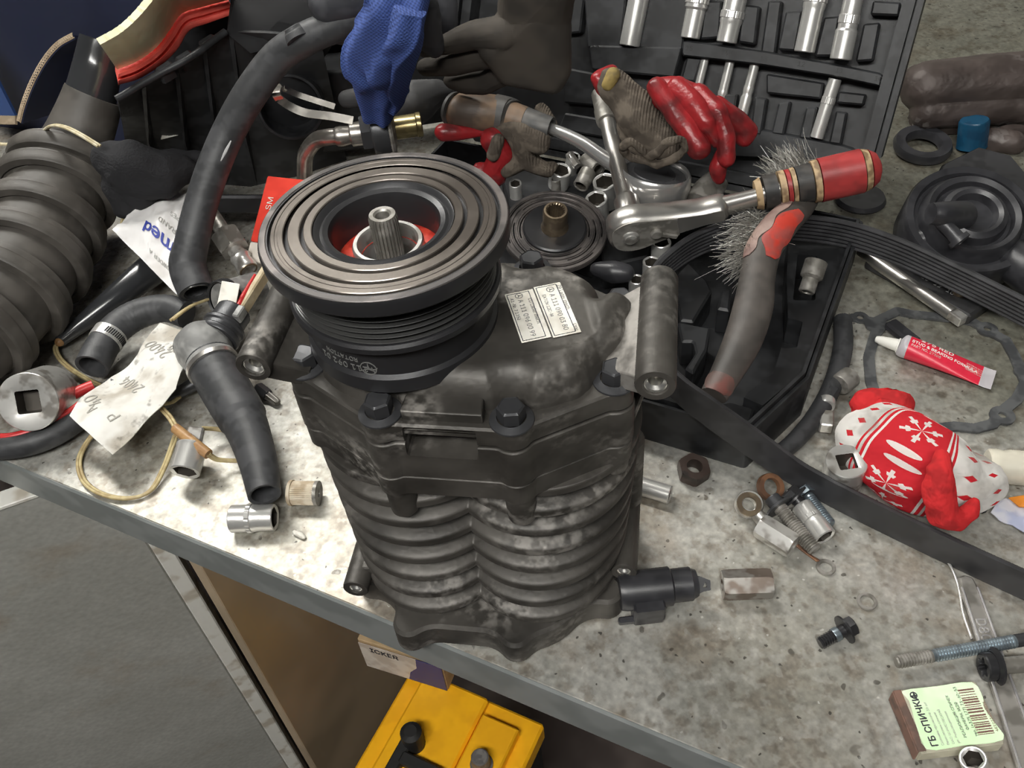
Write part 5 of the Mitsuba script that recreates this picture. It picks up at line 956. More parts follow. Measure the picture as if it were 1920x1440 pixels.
solo('socket_holder', pxtube([(1310, 385, .07, 60), (1330, 355, .075, 56), (1348, 335, .08, 44)], n=24), 'mat_dull_steel', 'dark steel impact socket under the red glove fingers behind the ratchet shaft', 'socket', 40)
# ------------------------------------------------------------------ right side
rod = thing('steel_rod', 'straight steel extension rod with a square end lying right of the case tray', 'extension rod')
a_, b_ = W(1612, 470, .011), W(1806, 603, .008); d_ = b_ - a_; L_ = np.linalg.norm(d_); r_ = msize(13, (a_ + b_) / 2)
part(rod, 'shaft', mv(lathe([(0, 0), (r_ * .7, 0), (r_ * .8, L_ * .1), (r_ * 1.0, L_ * .2), (r_ * 1.0, L_ * .9), (r_ * .8, L_ * .91), (0, L_ * .91)], 28), frame(a_, d_)), 'mat_satin_steel', 40)
part(rod, 'square_end', mv(rbox(r_ * 1.5, r_ * 1.5, L_ * .1, .0008), frame(a_ + d_ * .95, d_)), 'mat_worn_chrome', 25, 'square drive end')
mat('bar_black', two((.016, .016, .017), (.03, .03, .031), 60), .4)
bb = thing('bit_holder', 'flat black bar with pale marks and a nut, under the upper run of the belt', 'bit holder')
a_, b_ = W(1640, 480, .006), W(1836, 588, .006); F = frame((a_ + b_) / 2, (0, 0, 1), b_ - a_); L_ = np.linalg.norm(b_ - a_)
part(bb, 'bar', mv(rbox(L_, .030, .012, .002), F), 'mat_bar_black', 30)
for i, t in enumerate(('20', '12', '10')): part(bb, 'mark', mv(meshkit.text_mesh(t, .0042, .0003), F @ T3(-.004 + i * .012, -.003, .006)), 'mat_chalk', False, 'pale size mark')
part(bb, 'nut', hexnut(W(1800, 548, .0125), (0, -.2, 1), .0062, .006, .5, 24), 'mat_bronze', 25, 'bronze coloured nut')
# black plastic cover with round rings
mat('cover_plastic', two((.022, .022, .025), (.034, .034, .038), 60), .38)
vc = thing('plastic_cover', 'black plastic part with round stepped rings and small pipes at the right edge', 'engine part')
vc_c = W(1822, 408, .055); vn = unit(V([-.05, -.35, .93])); VF = frame(vc_c, vn); Rv = msize(120, vc_c)
part(vc, 'dome', mv(lathe([(Rv * 1.0, -.035), (Rv * 1.0, -.004), (Rv * .97, .0), (Rv * .86, -.001), (Rv * .83, -.006), (Rv * .78, -.006), (Rv * .74, .004), (Rv * .68, .008), (Rv * .60, .006), (Rv * .57, .0), (Rv * .52, .0), (Rv * .48, .008), (Rv * .40, .011), (Rv * .34, .009), (Rv * .3, .002), (0, .001)], 72), VF), 'mat_cover_plastic', 40)
po = [(1692, 445), (1722, 385), (1765, 315), (1830, 283), (1895, 300), (1945, 360), (1960, 470), (1905, 490), (1800, 470), (1735, 458)]
part(vc, 'shroud', mv(slab(Polygon([tuple(W(a, b, .02)[:2]) for a, b in po]).buffer(.006).buffer(-.006), .0, .026, .003, 160), np.eye(4)), 'mat_cover_plastic', 40)
part(vc, 'pipe', tube([vc_c + V([-.012, -.006, .008]), W(1772, 402, .075), W(1745, 400, .078)], [.012, .0105, .0085], n=24), 'mat_cover_plastic', 40)
part(vc, 'pipe', tube([W(1752, 405, .074), W(1778, 428, .068), W(1796, 448, .063)], [.0055, .0055, .006], n=20, bore=.006), 'mat_cover_plastic', 40)
part(vc, 'nozzle_ring', mv(lathe([(.0055, -.002), (.0085, -.002), (.0088, .002), (.006, .003), (.0055, -.002)], 24), frame(W(1798, 450, .062), W(1798, 450, .062) - W(1780, 430, .067))), 'mat_cover_plastic', 40)
part(vc, 'pipe', tube([W(1700, 452, .035), W(1735, 448, .038), W(1770, 440, .044)], [.009, .011, .012], n=22), 'mat_cover_plastic', 40)
part(vc, 'pipe', tube([W(1890, 480, .03), W(1930, 510, .03), W(1980, 540, .03)], [.017, .018, .018], n=26), 'mat_cover_plastic', 40)
# brown casting, blue cap, ring behind
def frust(p, n, uv):
    c = mix((.085, .066, .060), (.055, .042, .038), smoothstep(.3, .7, N3(p, 40, 4))); return mix(c, (.30, .28, .27), smoothstep(.5, .7, N3(p, 18, 3)) * smoothstep(.48, .6, N3(p, 200, 2)) * .7)
mat('rusty', proc(frust), .5, .2, .5, lambda p, n, uv: N3(p, 120, 3), .0015)
rb_ = thing('rusty_bracket', 'heavy dark brown metal casting at the top right corner', 'metal part')
a_, b_ = W(1716, 175, .04), W(2040, 150, .04); up_ = V([0, .45, .9])
part(rb_, 'beam', rough(bones([[(a_ + V([.01, 0, .006]), .026), ((a_ + b_) / 2 + V([0, .0, .004]), .030), (b_, .034)], [(a_ + V([.01, -.015, -.014]), .018), (b_ + V([0, -.015, -.01]), .024)], [(a_ + V([.012, .02, .0]), .02), (b_ + V([0, .02, 0]), .02)]], .008, 6), .0016, 50, 2), 'mat_rusty', True)
part(rb_, 'foot', rough(TM(*trimesh.remesh.subdivide_to_size(*(lambda m: (m.vertices, m.faces))(mv(rbox(.10, .03, .02, .004), frame(W(1800, 222, .012), (0, -.3, .9), b_ - a_))), .008), process=False), .001, 50), 'mat_rusty', True)
mat('blue_plastic', two((.006, .055, .11), (.005, .04, .085), 90), .4)
bcap = thing('plastic_plug', 'small blue plastic plug under the brown casting at the upper right', 'plug')
part(bcap, 'cap', mv(lathe([(.0, .028), (.013, .028), (.0145, .026), (.0145, .002), (.015, .0), (0, 0)][::-1], 32, lambda k, t, r: r * (1 + .02 * np.cos(28 * t)) if r > 1e-3 else np.full_like(t, 1e-5)), frame(W(1822, 274, .004), V([-.1, .2, 1]))), 'mat_blue_plastic', 40)
solo('pale_rag', rough(bones([[bz(1862, 262, .008, 24), bz(1900, 268, .008, 22)], [bz(1880, 250, .012, 14), bz(1912, 246, .01, 12)]], .005, 8), .003, 60, 3), 'mat_rusty', 'dull brownish scrap lying right of the small blue cap', 'scrap', True)
solo('rubber_ring', mv(lathe([(.016, 0), (.028, .0), (.029, .004), (.027, .009), (.018, .009), (.016, .004), (.016, 0)], 48), frame(W(1728, 278, .004), (0, -.1, 1))), 'mat_cover_plastic', 'black rubber ring lying on the bench between the case lid and the round black cover', 'ring', 40)
solo('rubber_pad', mv(lathe([(0, 0), (.022, 0), (.024, .003), (.022, .007), (0, .008)], 40), frame(W(1612, 378, .0), (0, 0, 1))), 'mat_cover_plastic', 'flat black rubber pad on the bench just below the ratchet grip', 'pad', 40)
# gasket
mat('gasket', two((.045, .047, .050), (.085, .088, .09), 110), .5)
def pline(pts, z=0.0): return LineString([tuple(W(a, b, z)[:2]) for a, b in pts])
gk = unary_union([pline([(1600, 598), (1640, 606), (1682, 586), (1712, 592), (1790, 600), (1822, 606), (1850, 622), (1884, 640), (1902, 672), (1922, 720), (1905, 752), (1878, 774), (1860, 798), (1828, 806), (1790, 802), (1700, 812), (1650, 770), (1632, 718), (1628, 672), (1640, 630), (1655, 612)]).buffer(.0042), Point(*W(1850, 620)[:2]).buffer(.008), Point(*W(1878, 782)[:2]).buffer(.009), Point(*W(1612, 598)[:2]).buffer(.0065), Point(*W(1640, 612)[:2]).buffer(.008), Point(*W(1915, 700)[:2]).buffer(.006)]).buffer(.002).buffer(-.002)
for q in ((1612, 598), (1850, 620), (1878, 782)): gk = gk.difference(Point(*W(*q)[:2]).buffer(.003))
solo('gasket', mv(extr(gk, .0022), T3(0, 0, .0003)), 'mat_gasket', 'thin black gasket frame lying flat around the red glue tube', 'gasket', 30)
solo('plastic_clip', mv(rbox(.030, .012, .008, .002), frame(W(1692, 625, .006), (0, 0, 1), W(1712, 640, 0) - W(1672, 608, 0))), 'mat_cover_plastic', 'small black plastic clip lying inside the gasket above the white nozzle of the glue tube', 'clip', 30)
# glue tube
mat('tube_red', (.60, .022, .05), .35)
mat('tube_grey', two((.50, .48, .50), (.42, .40, .42), 60), .35)
mat('tube_white', (.72, .71, .66), .4)
gt = thing('glue_tube', 'small red tube of threadlocker with a white pointed cap lying inside the gasket', 'tube')
a_, b_ = W(1640, 637, .0075), W(1864, 710, .004); d_ = unit(V([*(b_ - a_)[:2], 0])); F = frame(a_, (0, 0, 1), d_); L_ = np.linalg.norm(b_ - a_)
TF = F @ T3(0, 0, .0012)
part(gt, 'cap', mv(mv(lathe([(0, 0), (.0024, .0006), (.0034, .004), (.0052, L_ * .19), (.0062, L_ * .195), (.0062, L_ * .205), (0, L_ * .205)], 32), frame((0, 0, 0), (1, 0, 0))), TF), 'mat_tube_white', 40, 'white pointed cap')
def tsec(x0, x1, n):
    R = []; t = np.arange(48) / 48 * 2 * np.pi
    for s in np.linspace(x0, x1, n):
        u = np.clip((s - .24) / .70, 0, 1); wy = .0098 + .0016 * u; wz = .0082 * (1 - u ** 1.3) + .0009
        if s < .24: f = .62 + .38 * (s - .20) / .04; wy *= f; wz *= f
        R.append(np.stack([np.full(48, s * L_), wy * np.cos(t), wz * np.sin(t) - (.0075 - wz) * .9 * u * 0 - (.0078 - wz) * .9], -1))
    return loft(R)
part(gt, 'shoulder', mv(tsec(.203, .28, 6), TF), 'mat_tube_grey', 50, 'grey shoulder')
part(gt, 'body', mv(tsec(.278, .90, 20), TF), 'mat_tube_red', 50, 'red printed body')
part(gt, 'crimp', mv(tsec(.898, 1.0, 5), TF), 'mat_tube_grey', 30, 'flat grey crimped end')
def tprint(t, h, x, y, m, lab, bold=False):
    q = meshkit.text_mesh(t, h, .0002, bold); v = q.vertices; X = x + v[:, 0]; s = X / L_; u = np.clip((s - .24) / .70, 0, 1); wy = .0098 + .0016 * u; wz = .0082 * (1 - u ** 1.3) + .0009; yy = y + v[:, 1]
    q.vertices = np.stack([X, yy, wz * np.sqrt(np.clip(1 - (yy / wy) ** 2, 0, 1)) - (.0078 - wz) * .9 + v[:, 2]], -1); part(gt, 'print', mv(q, TF), m, False, lab)
tprint('275 RED', .0046, L_ * .36, .0032, 'mat_tube_white', 'white lettering', True); tprint('STUD & BEARING FORMULA', .0028, L_ * .295, -.0020, 'mat_tube_white', 'white lettering', True); tprint('PART NO. 27508', .0021, L_ * .30, -.0054, 'mat_carton_white', 'small pale lettering')
for i in range(4): tprint('CONTENTS 10 ML', .0011, L_ * .76, .003 - i * .0022, 'mat_carton_white', 'small pale lettering')
# swivel socket
uj = thing('swivel_socket', 'steel universal joint socket lying on the bench above the patterned sock', 'socket')
a_, b_ = W(1595, 706, .011), W(1562, 732, .011)
part(uj, 'cup', mv(lathe([(0, .004), (.006, .004), (.0072, 0), (.0086, .0005), (.0088, .004), (.0088, .012), (.008, .014), (0, .014)], 36), frame(a_, b_ - a_)), 'mat_dull_steel', 35)
part(uj, 'fork', mv(rbox(.010, .009, .016, .002), frame((W(1562, 732, .011) + W(1549, 752, .010)) / 2, W(1549, 752, .01) - W(1562, 732, .011))), 'mat_dark_steel', 30, 'dark joint')
part(uj, 'ring', mv(lathe([(0, 0), (.0062, 0), (.0068, .001), (.0068, .006), (.0062, .0072), (0, .0072)], 32), frame(W(1549, 750, .0095), W(1549, 800, .0095) - W(1549, 750, .0095))), 'mat_chrome', 35)
part(uj, 'square_end', mv(rbox(.0098, .0098, .016, .001), frame(W(1549, 790, .0085), W(1549, 800, .0085) - W(1549, 750, .0085))), 'mat_worn_chrome', 25, 'square drive end')
# patterned sock bundle
RED, WHT = (.46, .018, .026), (.60, .58, .55)
def fsock(p, n, uv):
    v, a = uv.y, uv.x
    c = mix(WHT, (.40, .38, .35), smoothstep(.42, .75, N3(p, 55, 4)))
    def dots(va, na, ph, s): 
        x = a * na + ph; fx = x - dr.floor(x) - .5; fy = (v - va) * na * .42 ; return 1 - smoothstep(s, s + .06, dr.minimum(dr.abs(fx) + dr.abs(fy), dr.maximum(dr.abs(fx + fy), dr.abs(fx - fy)) * 1.25))
    c = mix(c, RED, dots(.20, 13, .1, .17)); c = mix(c, RED, dots(.68, 13, .4, .15)); c = mix(c, RED, dots(.84, 11, .4, .13))
    band = smoothstep(.318, .322, v) * (1 - smoothstep(.578, .582, v)); c = mix(c, RED, band)
    for s in (.30, .595): c = mix(c, RED, (1 - smoothstep(.005, .007, dr.abs(v - s))))
    c = mix(c, WHT, (1 - smoothstep(.004, .006, dr.abs(v - .338)))); c = mix(c, WHT, (1 - smoothstep(.004, .006, dr.abs(v - .562))))
    x = a * 9 + .25; k = dr.floor(x); fx = (x - k - .5) * 1.0; fy = (v - .45) * 5.6; r = dr.sqrt(fx * fx + fy * fy); th = dr.atan2(fy, fx)
    odd = (k - 2 * dr.floor(k / 2)) > .5
    flake = (r < .46) & ((dr.abs(dr.sin(th * 3)) < .42 - r * .3) | ((r > .24) & (r < .34) & (dr.abs(dr.sin(th * 3)) < .75)))
    ov = lambda o, h: dr.square((fx - o) / .11) + dr.square((fy - h) / .36) < 1
    deer = ov(-.2, .05) | ov(.2, -.05)
    c = mix(c, WHT, dr.select((band > .5) & dr.select(odd, deer, flake), .9, 0))
    c = mix(c, (.25, .225, .20), smoothstep(.42, .68, N3(p + 4, 32, 4)) * smoothstep(.55, .85, v) * .85)
    return mix(c, (.16, .14, .12), smoothstep(.6, .75, N3(p + 8, 45, 4)) * .4)
mat('sock', proc(fsock), .9, 0, .2, lambda p, n, uv: N3(p, 600, 2), .0005)
mat('sock_red', two((.52, .025, .028), (.36, .02, .022), 90), .9, 0, .2, lambda p, n, uv: N3(p, 600, 2), .0008)
mat('sock_grey', two((.42, .38, .35), (.26, .15, .14), 110), .9)
sk = thing('patterned_sock', 'bundled red and white nordic patterned knit sock lying behind the belt', 'sock')
q = [(1600, 772, .030, 60), (1618, 782, .033, 120), (1650, 800, .036, 158), (1690, 826, .038, 184), (1735, 850, .039, 190), (1780, 868, .038, 176), (1822, 882, .034, 142), (1858, 890, .028, 98), (1878, 892, .025, 56)]
P = np.array([W(a, b, z) for a, b, z, w in q]); R_ = np.array([msize(w, p) / 2 for (a, b, z, w), p in zip(q, P)]); P[:, 2] = np.maximum(R_ * .8, .022)
S_ = spline(np.c_[P, R_], 14); m_, n_ = len(S_), 120; Tn = np.gradient(S_[:, :3], axis=0); Tn /= np.linalg.norm(Tn, axis=1, keepdims=True); t = np.linspace(0, 2 * np.pi, n_); rows = []
for k in range(m_):
    x = unit(np.cross(Tn[k], V([0, 0, 1.]))); y = np.cross(x, Tn[k]); rr = S_[k, 3] * (1 + .05 * np.sin(3 * t + k * .06) + .03 * np.sin(7 * t - k * .11))
    rows.append(S_[k, :3] + np.outer(rr * np.cos(t), x) + np.outer(rr * .82 * np.sin(t), y))
rows = np.stack(rows); uvs = np.stack(np.meshgrid(np.linspace(0, 1, m_), np.linspace(0, 1, n_), indexing='ij'), -1)[..., ::-1].reshape(-1, 2)
g = grid(rows); g.vertices[:, 2] = np.maximum(g.vertices[:, 2], .0012)
if (g.vertex_normals[m_ // 2 * n_ + 30] @ (rows[m_ // 2, 30] - S_[m_ // 2, :3])) < 0: g.invert()
part(sk, 'knit', g, 'mat_sock', True, 'red and white patterned knit', None, uvs)
part(sk, 'toe', rough(bones([[bz(1620, 758, .030, 26), bz(1650, 750, .032, 26), bz(1686, 756, .034, 26)], [bz(1606, 775, .026, 14), bz(1650, 765, .03, 26)]], .004, 8), .0045, 75, 3), 'mat_sock_red', True, 'red toe')
part(sk, 'cuff', rough(bones([[bz(1596, 800, .020, 18), bz(1612, 828, .016, 24), bz(1600, 850, .012, 12)], [bz(1618, 800, .026, 22), bz(1634, 830, .02, 22)]], .004, 8), .003, 80, 4), 'mat_sock_grey', True, 'frayed greyish red cuff')
part(sk, 'heel', rough(bones([[bz(1768, 862, .064, 13), bz(1760, 890, .060, 26), bz(1760, 930, .048, 30), bz(1768, 968, .036, 28), bz(1796, 980, .032, 18)], [bz(1796, 980, .032, 18), bz(1818, 958, .036, 18), bz(1826, 944, .04, 13)]], .004, 8), .0042, 75, 6), 'mat_sock_red', True, 'red heel')
part(sk, 'lining', rough(bones([[bz(1822, 928, .022, 18), bz(1846, 920, .02, 16)], [bz(1822, 938, .02, 16), bz(1840, 950, .016, 12)]], .004, 8), .002, 60, 6), 'mat_black_knit', True, 'black blob painted as the shade in the opening')  # solid black knit stands in for shade inside the sock opening
part(sk, 'knit_tip', rough(bones([[bz(1850, 868, .045, 26), bz(1876, 880, .036, 20), bz(1850, 905, .034, 18)], [bz(1800, 905, .05, 24), bz(1835, 905, .042, 20)]], .004, 8), .002, 50, 6), 'mat_sock_grey', True, 'greyish worn tip') if False else None
_sp = W(1588, 864, .034)
socket(_sp, _sp + V([.002, .003, -.032]), msize(76, _sp) / 2, msize(76, _sp) / 2, 'steel impact socket with a square hole standing between the belt and the patterned sock', m='mat_worn_chrome', bore='square', knurl=False, neck=.95, rb=.0072)
mat('bottle_white', two((.66, .63, .52), (.56, .53, .44), 60), .3)
wb_ = thing('white_bottle', 'white plastic bottle end at the right edge beside the patterned sock', 'bottle')
a_, b_ = W(1850, 872, .0125), W(2000, 885, .0125); part(wb_, 'body', mv(lathe([(0, 0), (.0105, 0), (.0118, .0012), (.0120, .006), (.0112, .010), (.0122, .014), (.0124, .08), (0, .08)], 36), frame(a_, b_ - a_)), 'mat_bottle_white', 40)
pw = thing('foil_wrapper', 'crumpled blue-white and orange wrapper at the right edge below the bottle', 'wrapper')
mat('wrap_blue', two((.42, .45, .60), (.60, .60, .66), 70), .45)
mat('wrap_orange', (.60, .20, .02), .45)
def crum(pts, z, seed, t=.0008):
    pl = Polygon([tuple(W(a, b, z)[:2]) for a, b in pts]); m = extr(pl, t); m = TM(*trimesh.remesh.subdivide_to_size(m.vertices, m.faces, .004), process=False); m.vertices[:, 2] += z + .004 * (meshkit.fbm(m.vertices * 90, 2, seed) - .3); return m
part(pw, 'wrapper', crum([(1856, 964), (1868, 944), (1886, 936), (1915, 940), (1990, 950), (1980, 1020), (1925, 1004), (1898, 985), (1872, 978)], .004, 3), 'mat_wrap_blue', 40)
part(pw, 'orange_side', crum([(1890, 936), (1925, 930), (1990, 945), (1990, 968), (1910, 952)], .008, 5), 'mat_wrap_orange', 40, 'orange side')
# ------------------------------------------------------------------ small hardware on the bench
def ringm(px, py, z, ro, ri, h, n=(0, 0, 1)): return mv(lathe([(ri, 0), (ro, 0), (ro, h * .8), (ro * .97, h), (ri * 1.03, h), (ri, h * .8), (ri, 0)], 44), frame(W(px, py, z), n))
solo('washer', ringm(1625, 1129, .0003, .0062, .0043, .0016), 'mat_dull_steel', 'thin bright washer lying alone above the small dark flange bolt', 'washer', 30)
solo('washer', ringm(1548, 1065, .0003, .0062, .0040, .0018), 'mat_dull_steel', 'darker thick washer at the end of the copper wire', 'washer', 30)
mat('copper', two((.26, .13, .07), (.15, .08, .05), 120), .45, .5)
solo('copper_wire', cat(*[tube(spline([W(1492, 1022, .003), W(1510, 1036 + i, .003), W(1532, 1052, .0025)], 6) + V([i * .0007, 0, 0]), .0008, n=6, raw=True) for i in range(3)]), 'mat_copper', 'short frayed copper wire leading to the dark washer', 'wire', True)
solo('hex_coupling', hexnut(W(1352, 1097, .0088), W(1446, 1094, .0088) - W(1352, 1097, .0088), .0086, np.linalg.norm(W(1446, 1094, .0088) - W(1352, 1097, .0088)), .45, 6, (.0, .5, .866)), None, 'rusty long hex coupling nut lying alone right of the supercharger', 'nut', 25) if False else None
mat('rusty_steel', two((.25, .235, .215), (.14, .11, .09), 110, .42, .62), .42, .6)
solo('hex_coupling', hexnut(W(1354, 1097, .0088), W(1446, 1094, .0088) - W(1354, 1097, .0088), .0086, np.linalg.norm(W(1446, 1094, .0088) - W(1354, 1097, .0088)), .45, 6, (0, .4, .92)), 'mat_rusty_steel', 'rusty long hex coupling nut lying alone right of the supercharger', 'nut', 25)
socket(W(1257, 928, .0072), W(1190, 908, .0072), .0068, .0068, 'plain chrome socket end showing from behind the right side of the supercharger', knurl=False, neck=.95)
mat('dark_nut', two((.05, .034, .028), (.03, .024, .021), 90), .5, .4)  # rust colour darkened to carry the shade under the belt
solo('nut', hexnut(W(1298, 888, .001), (.1, -.1, 1), .0105, .010, .55), 'mat_dark_nut', 'rusty nut under the belt right of the supercharger, shade painted into its dark colour', 'nut', 25)
fb = thing('flange_bolt', 'small dark flange bolt with blue thread compound lying alone below the bright washer', 'bolt')
a_, b_ = W(1537, 1207, .0042), W(1583, 1181, .0068); bolt(fb, a_, b_, .0041, .0058, .0068, 'mat_black_steel', 'mat_black_steel', .7, .0013, .0092)
mat('zinc_blue', two((.30, .36, .40), (.22, .26, .29), 140), .35, .8)
part(fb, 'thread_patch', mv(lathe([(.0043, .010), (.0045, .0105), (.0045, .0135), (.0043, .014)], 24), frame(a_, b_ - a_)), 'mat_zinc_blue', 30, 'blue thread compound')
sb = thing('stud', 'long blue zinc threaded stud lying across the wrench at the right edge', 'stud')
a_, b_ = W(1680, 1242, .0085), W(1960, 1192, .0115); L_ = np.linalg.norm(b_ - a_); r_ = msize(25, a_) / 2
def threads(r, z0, z1, p, n=26):
    q = [(0, z0), (r * .8, z0), (r * .92, z0 + p * .5)] if z0 == 0 else [(r * .9, z0)]; z = z0 + p
    while z < z1 - p: q += [(r * .84, z), (r, z + p * .4), (r, z + p * .6)]; z += p
    return lathe(q + [(r * .9, z1), (0, z1)], n)
part(sb, 'dark_thread', mv(threads(r_, 0, L_ * .24, .0018), frame(a_, b_ - a_)), 'mat_dull_steel', 30, 'dark threaded end')
part(sb, 'zinc_thread', mv(threads(r_ * 1.02, L_ * .24, L_ * .80, .0018), frame(a_, b_ - a_)), 'mat_zinc_blue', 30, 'blue zinc thread')
part(sb, 'plain_end', mv(lathe([(r_ * .9, L_ * .79), (r_ * .98, L_ * .80), (r_ * .98, L_), (0, L_)], 26), frame(a_, b_ - a_)), 'mat_dark_steel', 30)
ab_ = thing('socket_bolt', 'dark bolt with a star socket head lying between the stud and the matchbox', 'bolt')
a_, b_ = W(1990, 1240, .0075), W(1868, 1249, .0085); bolt(ab_, a_, b_, .0052, .0085, .008, 'mat_black_steel', 'mat_dull_steel', .25, .0013, .0112, star=True)
# combination wrench
wr = thing('wrench', 'chrome ring spanner lying under the stud along the right edge', 'wrench')
a_, b_ = W(1812, 1088, .004), W(1925, 1420, .004); d_ = unit(V([*(b_ - a_)[:2], 0])); F = frame(a_ + V([0, 0, -.0035]), (0, 0, 1), d_); Lw = np.linalg.norm(b_ - a_)
mat('wrench_chrome', two((.66, .65, .66), (.46, .45, .46), 60), .25, .7)
bar = Polygon([(-.002, -.0045), (-.004, 0), (-.002, .0045), (.004, .0055), (Lw + .05, .0075), (Lw + .05, -.0075), (.004, -.0055)])
part(wr, 'shank', mv(slab(bar, 0, .0048, .0016, 160), F), 'mat_dull_steel', 30)
part(wr, 'raised_edge', mv(slab(Polygon([(.006, .0042), (Lw + .05, .0060), (Lw + .05, .0074), (.006, .0054)]), .004, .0062, .0005, 120), F), 'mat_wrench_chrome', 30)
part(wr, 'raised_edge', mv(slab(Polygon([(.006, -.0054), (Lw + .05, -.0074), (Lw + .05, -.0060), (.006, -.0042)]), .004, .0062, .0005, 120), F), 'mat_wrench_chrome', 30)
part(wr, 'embossing', mv(meshkit.text_mesh('D80', .0058, .0006), F @ T3(Lw * .245, -.003, .0047)), 'mat_wrench_chrome', False, 'embossed mark')
solo('steel_wire', tube([W(1758, 1035, .002), W(1780, 1058, .0016), (W(1796, 1096, .0014)), W(1806, 1150, .0014), W(1822, 1198, .0014)], .0009, n=8), 'mat_chrome', 'thin bright wire lying along the left side of the ring spanner', 'wire', True)
# star bit at the bottom edge
socket(W(1824, 1422, .018), W(1834, 1452, .0), .0072, .0072, 'chrome socket with a star hole at the bottom edge below the matchbox', knurl=False, neck=.95, rb=.0048)
# heap under the belt
socket(W(1548, 1008, .0082), W(1502, 948, .0105), .0078, .0072, 'chrome knurled socket in the bolt heap, left of the zinc bolt', neck=.45)
bz1 = thing('zinc_bolt', 'greenish zinc threaded bolt half under the belt beside the chrome socket', 'bolt')
a_, b_ = W(1557, 984, .006), W(1515, 930, .006); bolt(bz1, a_, b_, .0042, .006, .006, 'mat_zinc_blue', 'mat_zinc_blue', .9, .0013, 0)
bz2 = thing('flange_bolt', 'long dark threaded bolt with a round flange, on top of the bolt heap', 'bolt')
a_, b_ = W(1529, 1032, .0095), W(1462, 952, .0155); bolt(bz2, a_, b_, .0050, .0055, .009, 'mat_dark_steel', 'mat_dull_steel', .95, .0014, .0105, star=True)
bz3 = thing('flange_bolt', 'black flange bolt head behind the long dark bolt, under the belt edge', 'bolt')
a_, b_ = W(1512, 955, .010), W(1490, 934, .014); bolt(bz3, a_, b_, .0045, .0062, .007, 'mat_black_steel', 'mat_black_steel', .5, .0013, .0105)
lh_ = thing('long_nut', 'worn long hex nut under the long dark bolt in the heap', 'nut')
part(lh_, 'body', hexnut(W(1425, 985, .0085), W(1488, 1025, .0085) - W(1425, 985, .0085), .0078, np.linalg.norm(W(1488, 1025, .0085) - W(1425, 985, .0085)), .45, 6, (0, .4, .92)), 'mat_worn_chrome', 25)
bj = thing('banjo_fitting', 'small steel banjo ring fitting at the left of the bolt heap', 'fitting')
part(bj, 'eye', mv(lathe([(.0048, -.004), (.0088, -.004), (.0098, -.002), (.0098, .002), (.0088, .004), (.0052, .004), (.0048, .003), (.0048, -.004)], 40), frame(W(1404, 946, .010), V([.05, -.35, .93]))), 'mat_worn_chrome', 35)
part(bj, 'stem', pxtube([(1416, 960, .0085, 24), (1428, 975, .0085, 26), (1440, 990, .0085, 26)], n=18), 'mat_worn_chrome', 40)
part(bj, 'copper_ring', mv(lathe([(.005, .0), (.0085, .0), (.0085, .0016), (.005, .0016), (.005, 0)], 36), frame(W(1404, 946, .0142), V([.05, -.35, .93]))), 'mat_bronze', 30) 
cn = solo('copper_washer', ringm(1442, 914, .009, .0098, .0060, .0045, V([.25, -.5, .83])), 'mat_copper', 'worn copper ring at the top of the bolt heap by the belt', 'washer', 30)
# matchbox
mat('match_green', two((.68, .90, .58), (.60, .82, .50), 60), .6)
mat('match_side', two((.17, .095, .07), (.11, .07, .055), 140), .8)
mat('match_wood', two((.46, .44, .34), (.36, .34, .26), 80), .7)
mat('barcode', (.16, .085, .07), .7)
mb = thing('matchbox', 'worn pale green matchbox with a brown striking side near the bottom right corner', 'matchbox')
p0, p1, p2 = W(1724, 1410, .0125), W(1676, 1294, .0125), W(1886, 1390, .0125)
ex = unit(V([*(p2 - p0)[:2], 0])); ey = np.cross(V([0, 0, 1.]), ex); F = frame(V([*p0[:2], .0004]), (0, 0, 1), ex); w_, h_ = np.linalg.norm(p2 - p0), abs((p1 - p0) @ ey)
sk_ = (p1 - p0) @ ex                                     # the squashed sleeve leans a little
def shear(m): q = m.copy(); q.vertices[:, 0] += q.vertices[:, 1] / h_ * sk_; return mv(q, F)
part(mb, 'sleeve', shear(mv(rbox(w_, h_, .0118, .0012), T3(w_ / 2, h_ / 2, .006))), 'mat_match_wood', 30)
part(mb, 'striker', shear(mv(rbox(.0014, h_ * .99, .0104, .0004), T3(-.0003, h_ / 2, .0062))), 'mat_match_side', 30, 'brown striking side')
part(mb, 'striker_edge', shear(mv(rbox(.0045, h_ * .99, .0006, .0002), T3(.0018, h_ / 2, .0119))), 'mat_match_side', 30, 'brown edge')
part(mb, 'label', shear(mv(slab(Polygon(spline([(.0045, .001), (w_ * .5, .0006), (w_ - .001, .001), (w_ - .0012, h_ * .3), (w_ - .003, h_ * .55), (w_ - .001, h_ * .7), (w_ - .003, h_ - .001), (w_ * .5, h_ - .0008), (.0048, h_ - .001), (.006, h_ * .8), (.0043, h_ * .4)], 3, True)), 0, .0004, .0001, 200), T3(0, 0, .0118))), 'mat_match_green', 30, 'pale green label')
part(mb, 'match_end', shear(mv(rbox(w_ * .96, .0008, .0095, .0003), T3(w_ / 2, -.0002, .006))), 'mat_match_wood', 30)
def mtext(t, h, x, y, m='mat_ink', bold=False, ang=90):
    q = meshkit.text_mesh(t, h, .00015, bold); q = mv(q, T3(x, y, .01225) @ trimesh.transformations.rotation_matrix(math.radians(ang), (0, 0, 1))); return shear(q)
k = h_ / .038
part(mb, 'title', mtext('ГБ СПИЧКИ', .0040 * k, .0115, .0016, bold=True), 'mat_ink', False, 'black title')
part(mb, 'emblem', shear(mv(cat(*[extr(g, .00015) for g in [Point(0, 0).buffer(.0021).difference(Point(0, 0).buffer(.0015)), affinity.scale(Point(.0004, 0).buffer(.0012), .5, 1.4)]]), T3(.0098, h_ - .0045, .01225))), 'mat_ink', False, 'round black emblem')
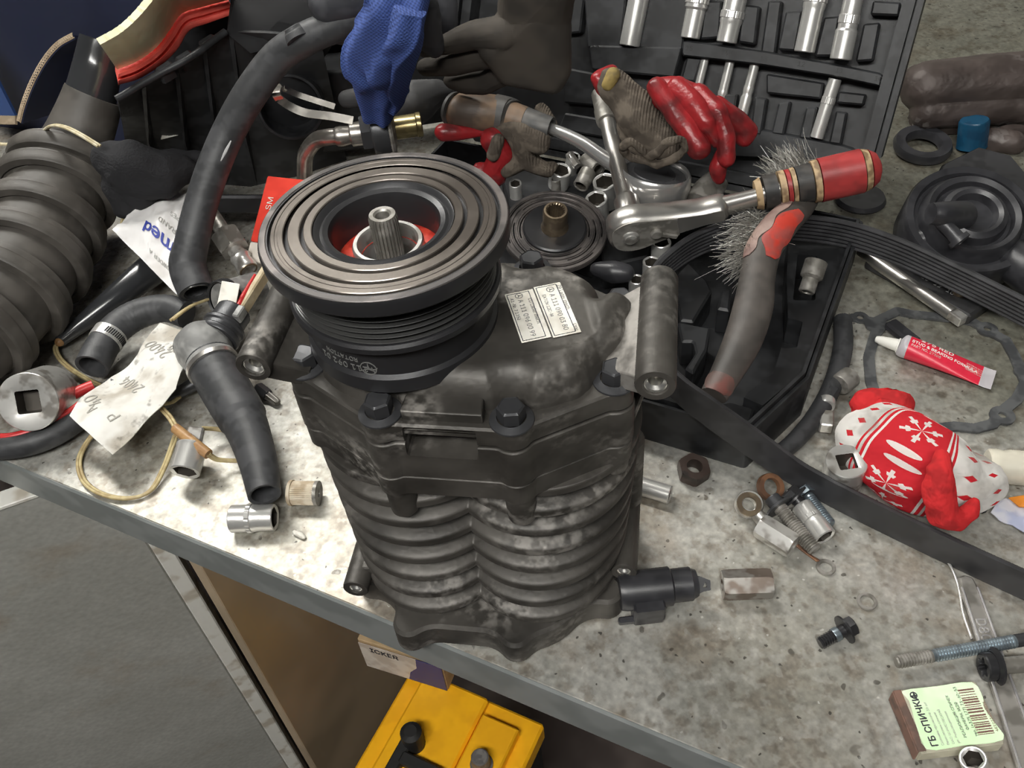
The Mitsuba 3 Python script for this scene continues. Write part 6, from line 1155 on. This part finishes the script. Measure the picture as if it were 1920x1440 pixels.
rowsT = ['Соломка пропитана 38 шт', 'безопасные спички', 'ОАО БОРИСОВСКИЙ', 'ул. Революционная']
for i, t_ in enumerate(rowsT): part(mb, 'small_print', mtext(t_, .0015 * k, .0148 + i * .0030, .0018), 'mat_grey_print', False, 'grey small print')
for i, t_ in enumerate(['РЕАЛИЗАЦИЯ СПИЧЕК', 'ФАНЕРЫ, МДФ', 'тел. (+375 177) 73-60-53']): part(mb, 'small_print', mtext(t_, .0017 * k, .0288 + i * .0032, .0045 + (i == 1) * .004), 'mat_ink', False, 'black small print')
bars = np.random.default_rng(11); y = h_ * .14
while y < h_ * .86:
    wv = bars.choice([.0004, .0006, .0010]); part(mb, 'bar', shear(mv(rbox(w_ * .19, wv, .0002, .00005), T3(w_ - .0085, y + wv / 2, .01228))), 'mat_barcode', False); y += wv + bars.choice([.0005, .0007, .0011])
part(mb, 'bar_digits', mtext('4810236000018', .0016 * k, w_ - .0012, h_ * .16, 'mat_barcode'), 'mat_barcode', False)
# solenoid at the back of the supercharger
sv = thing('solenoid_valve', 'black plastic solenoid valve with a plug, at the lower right of the supercharger', 'valve')
a_, b_ = W(1196, 1106, .021), W(1306, 1093, .021); F = frame(a_, b_ - a_); L_ = np.linalg.norm(b_ - a_)
part(sv, 'body', mv(lathe([(0, -.012), (.0115, -.012), (.0125, -.008), (.0125, L_ * .55), (.0108, L_ * .58), (.0108, L_ * .9), (.0096, L_ * .93), (.0085, L_), (0, L_)], 36), F), 'mat_cover_plastic', 35)
part(sv, 'end_lug', mv(extr(Polygon([(0, -.006), (.004, -.0045), (.009, -.004), (.0095, .002), (.004, .005), (0, .006)]).difference(Polygon([(.004, -.002), (.007, -.002), (.0065, .0015)])), .004), frame(b_ + V([-.001, 0, -.002]), (0, -.6, .8), b_ - a_)), 'mat_cover_plastic', 30)
part(sv, 'plug', mv(rbox(.020, .016, .024, .0015), frame(W(1214, 1136, .0135), (0, -.15, 1), b_ - a_)), 'mat_cover_plastic', 30, 'square plug')
part(sv, 'plug_tab', mv(rbox(.030, .004, .006, .001), frame(W(1203, 1160, .006), (0, -.15, 1), b_ - a_)), 'mat_cover_plastic', 30)
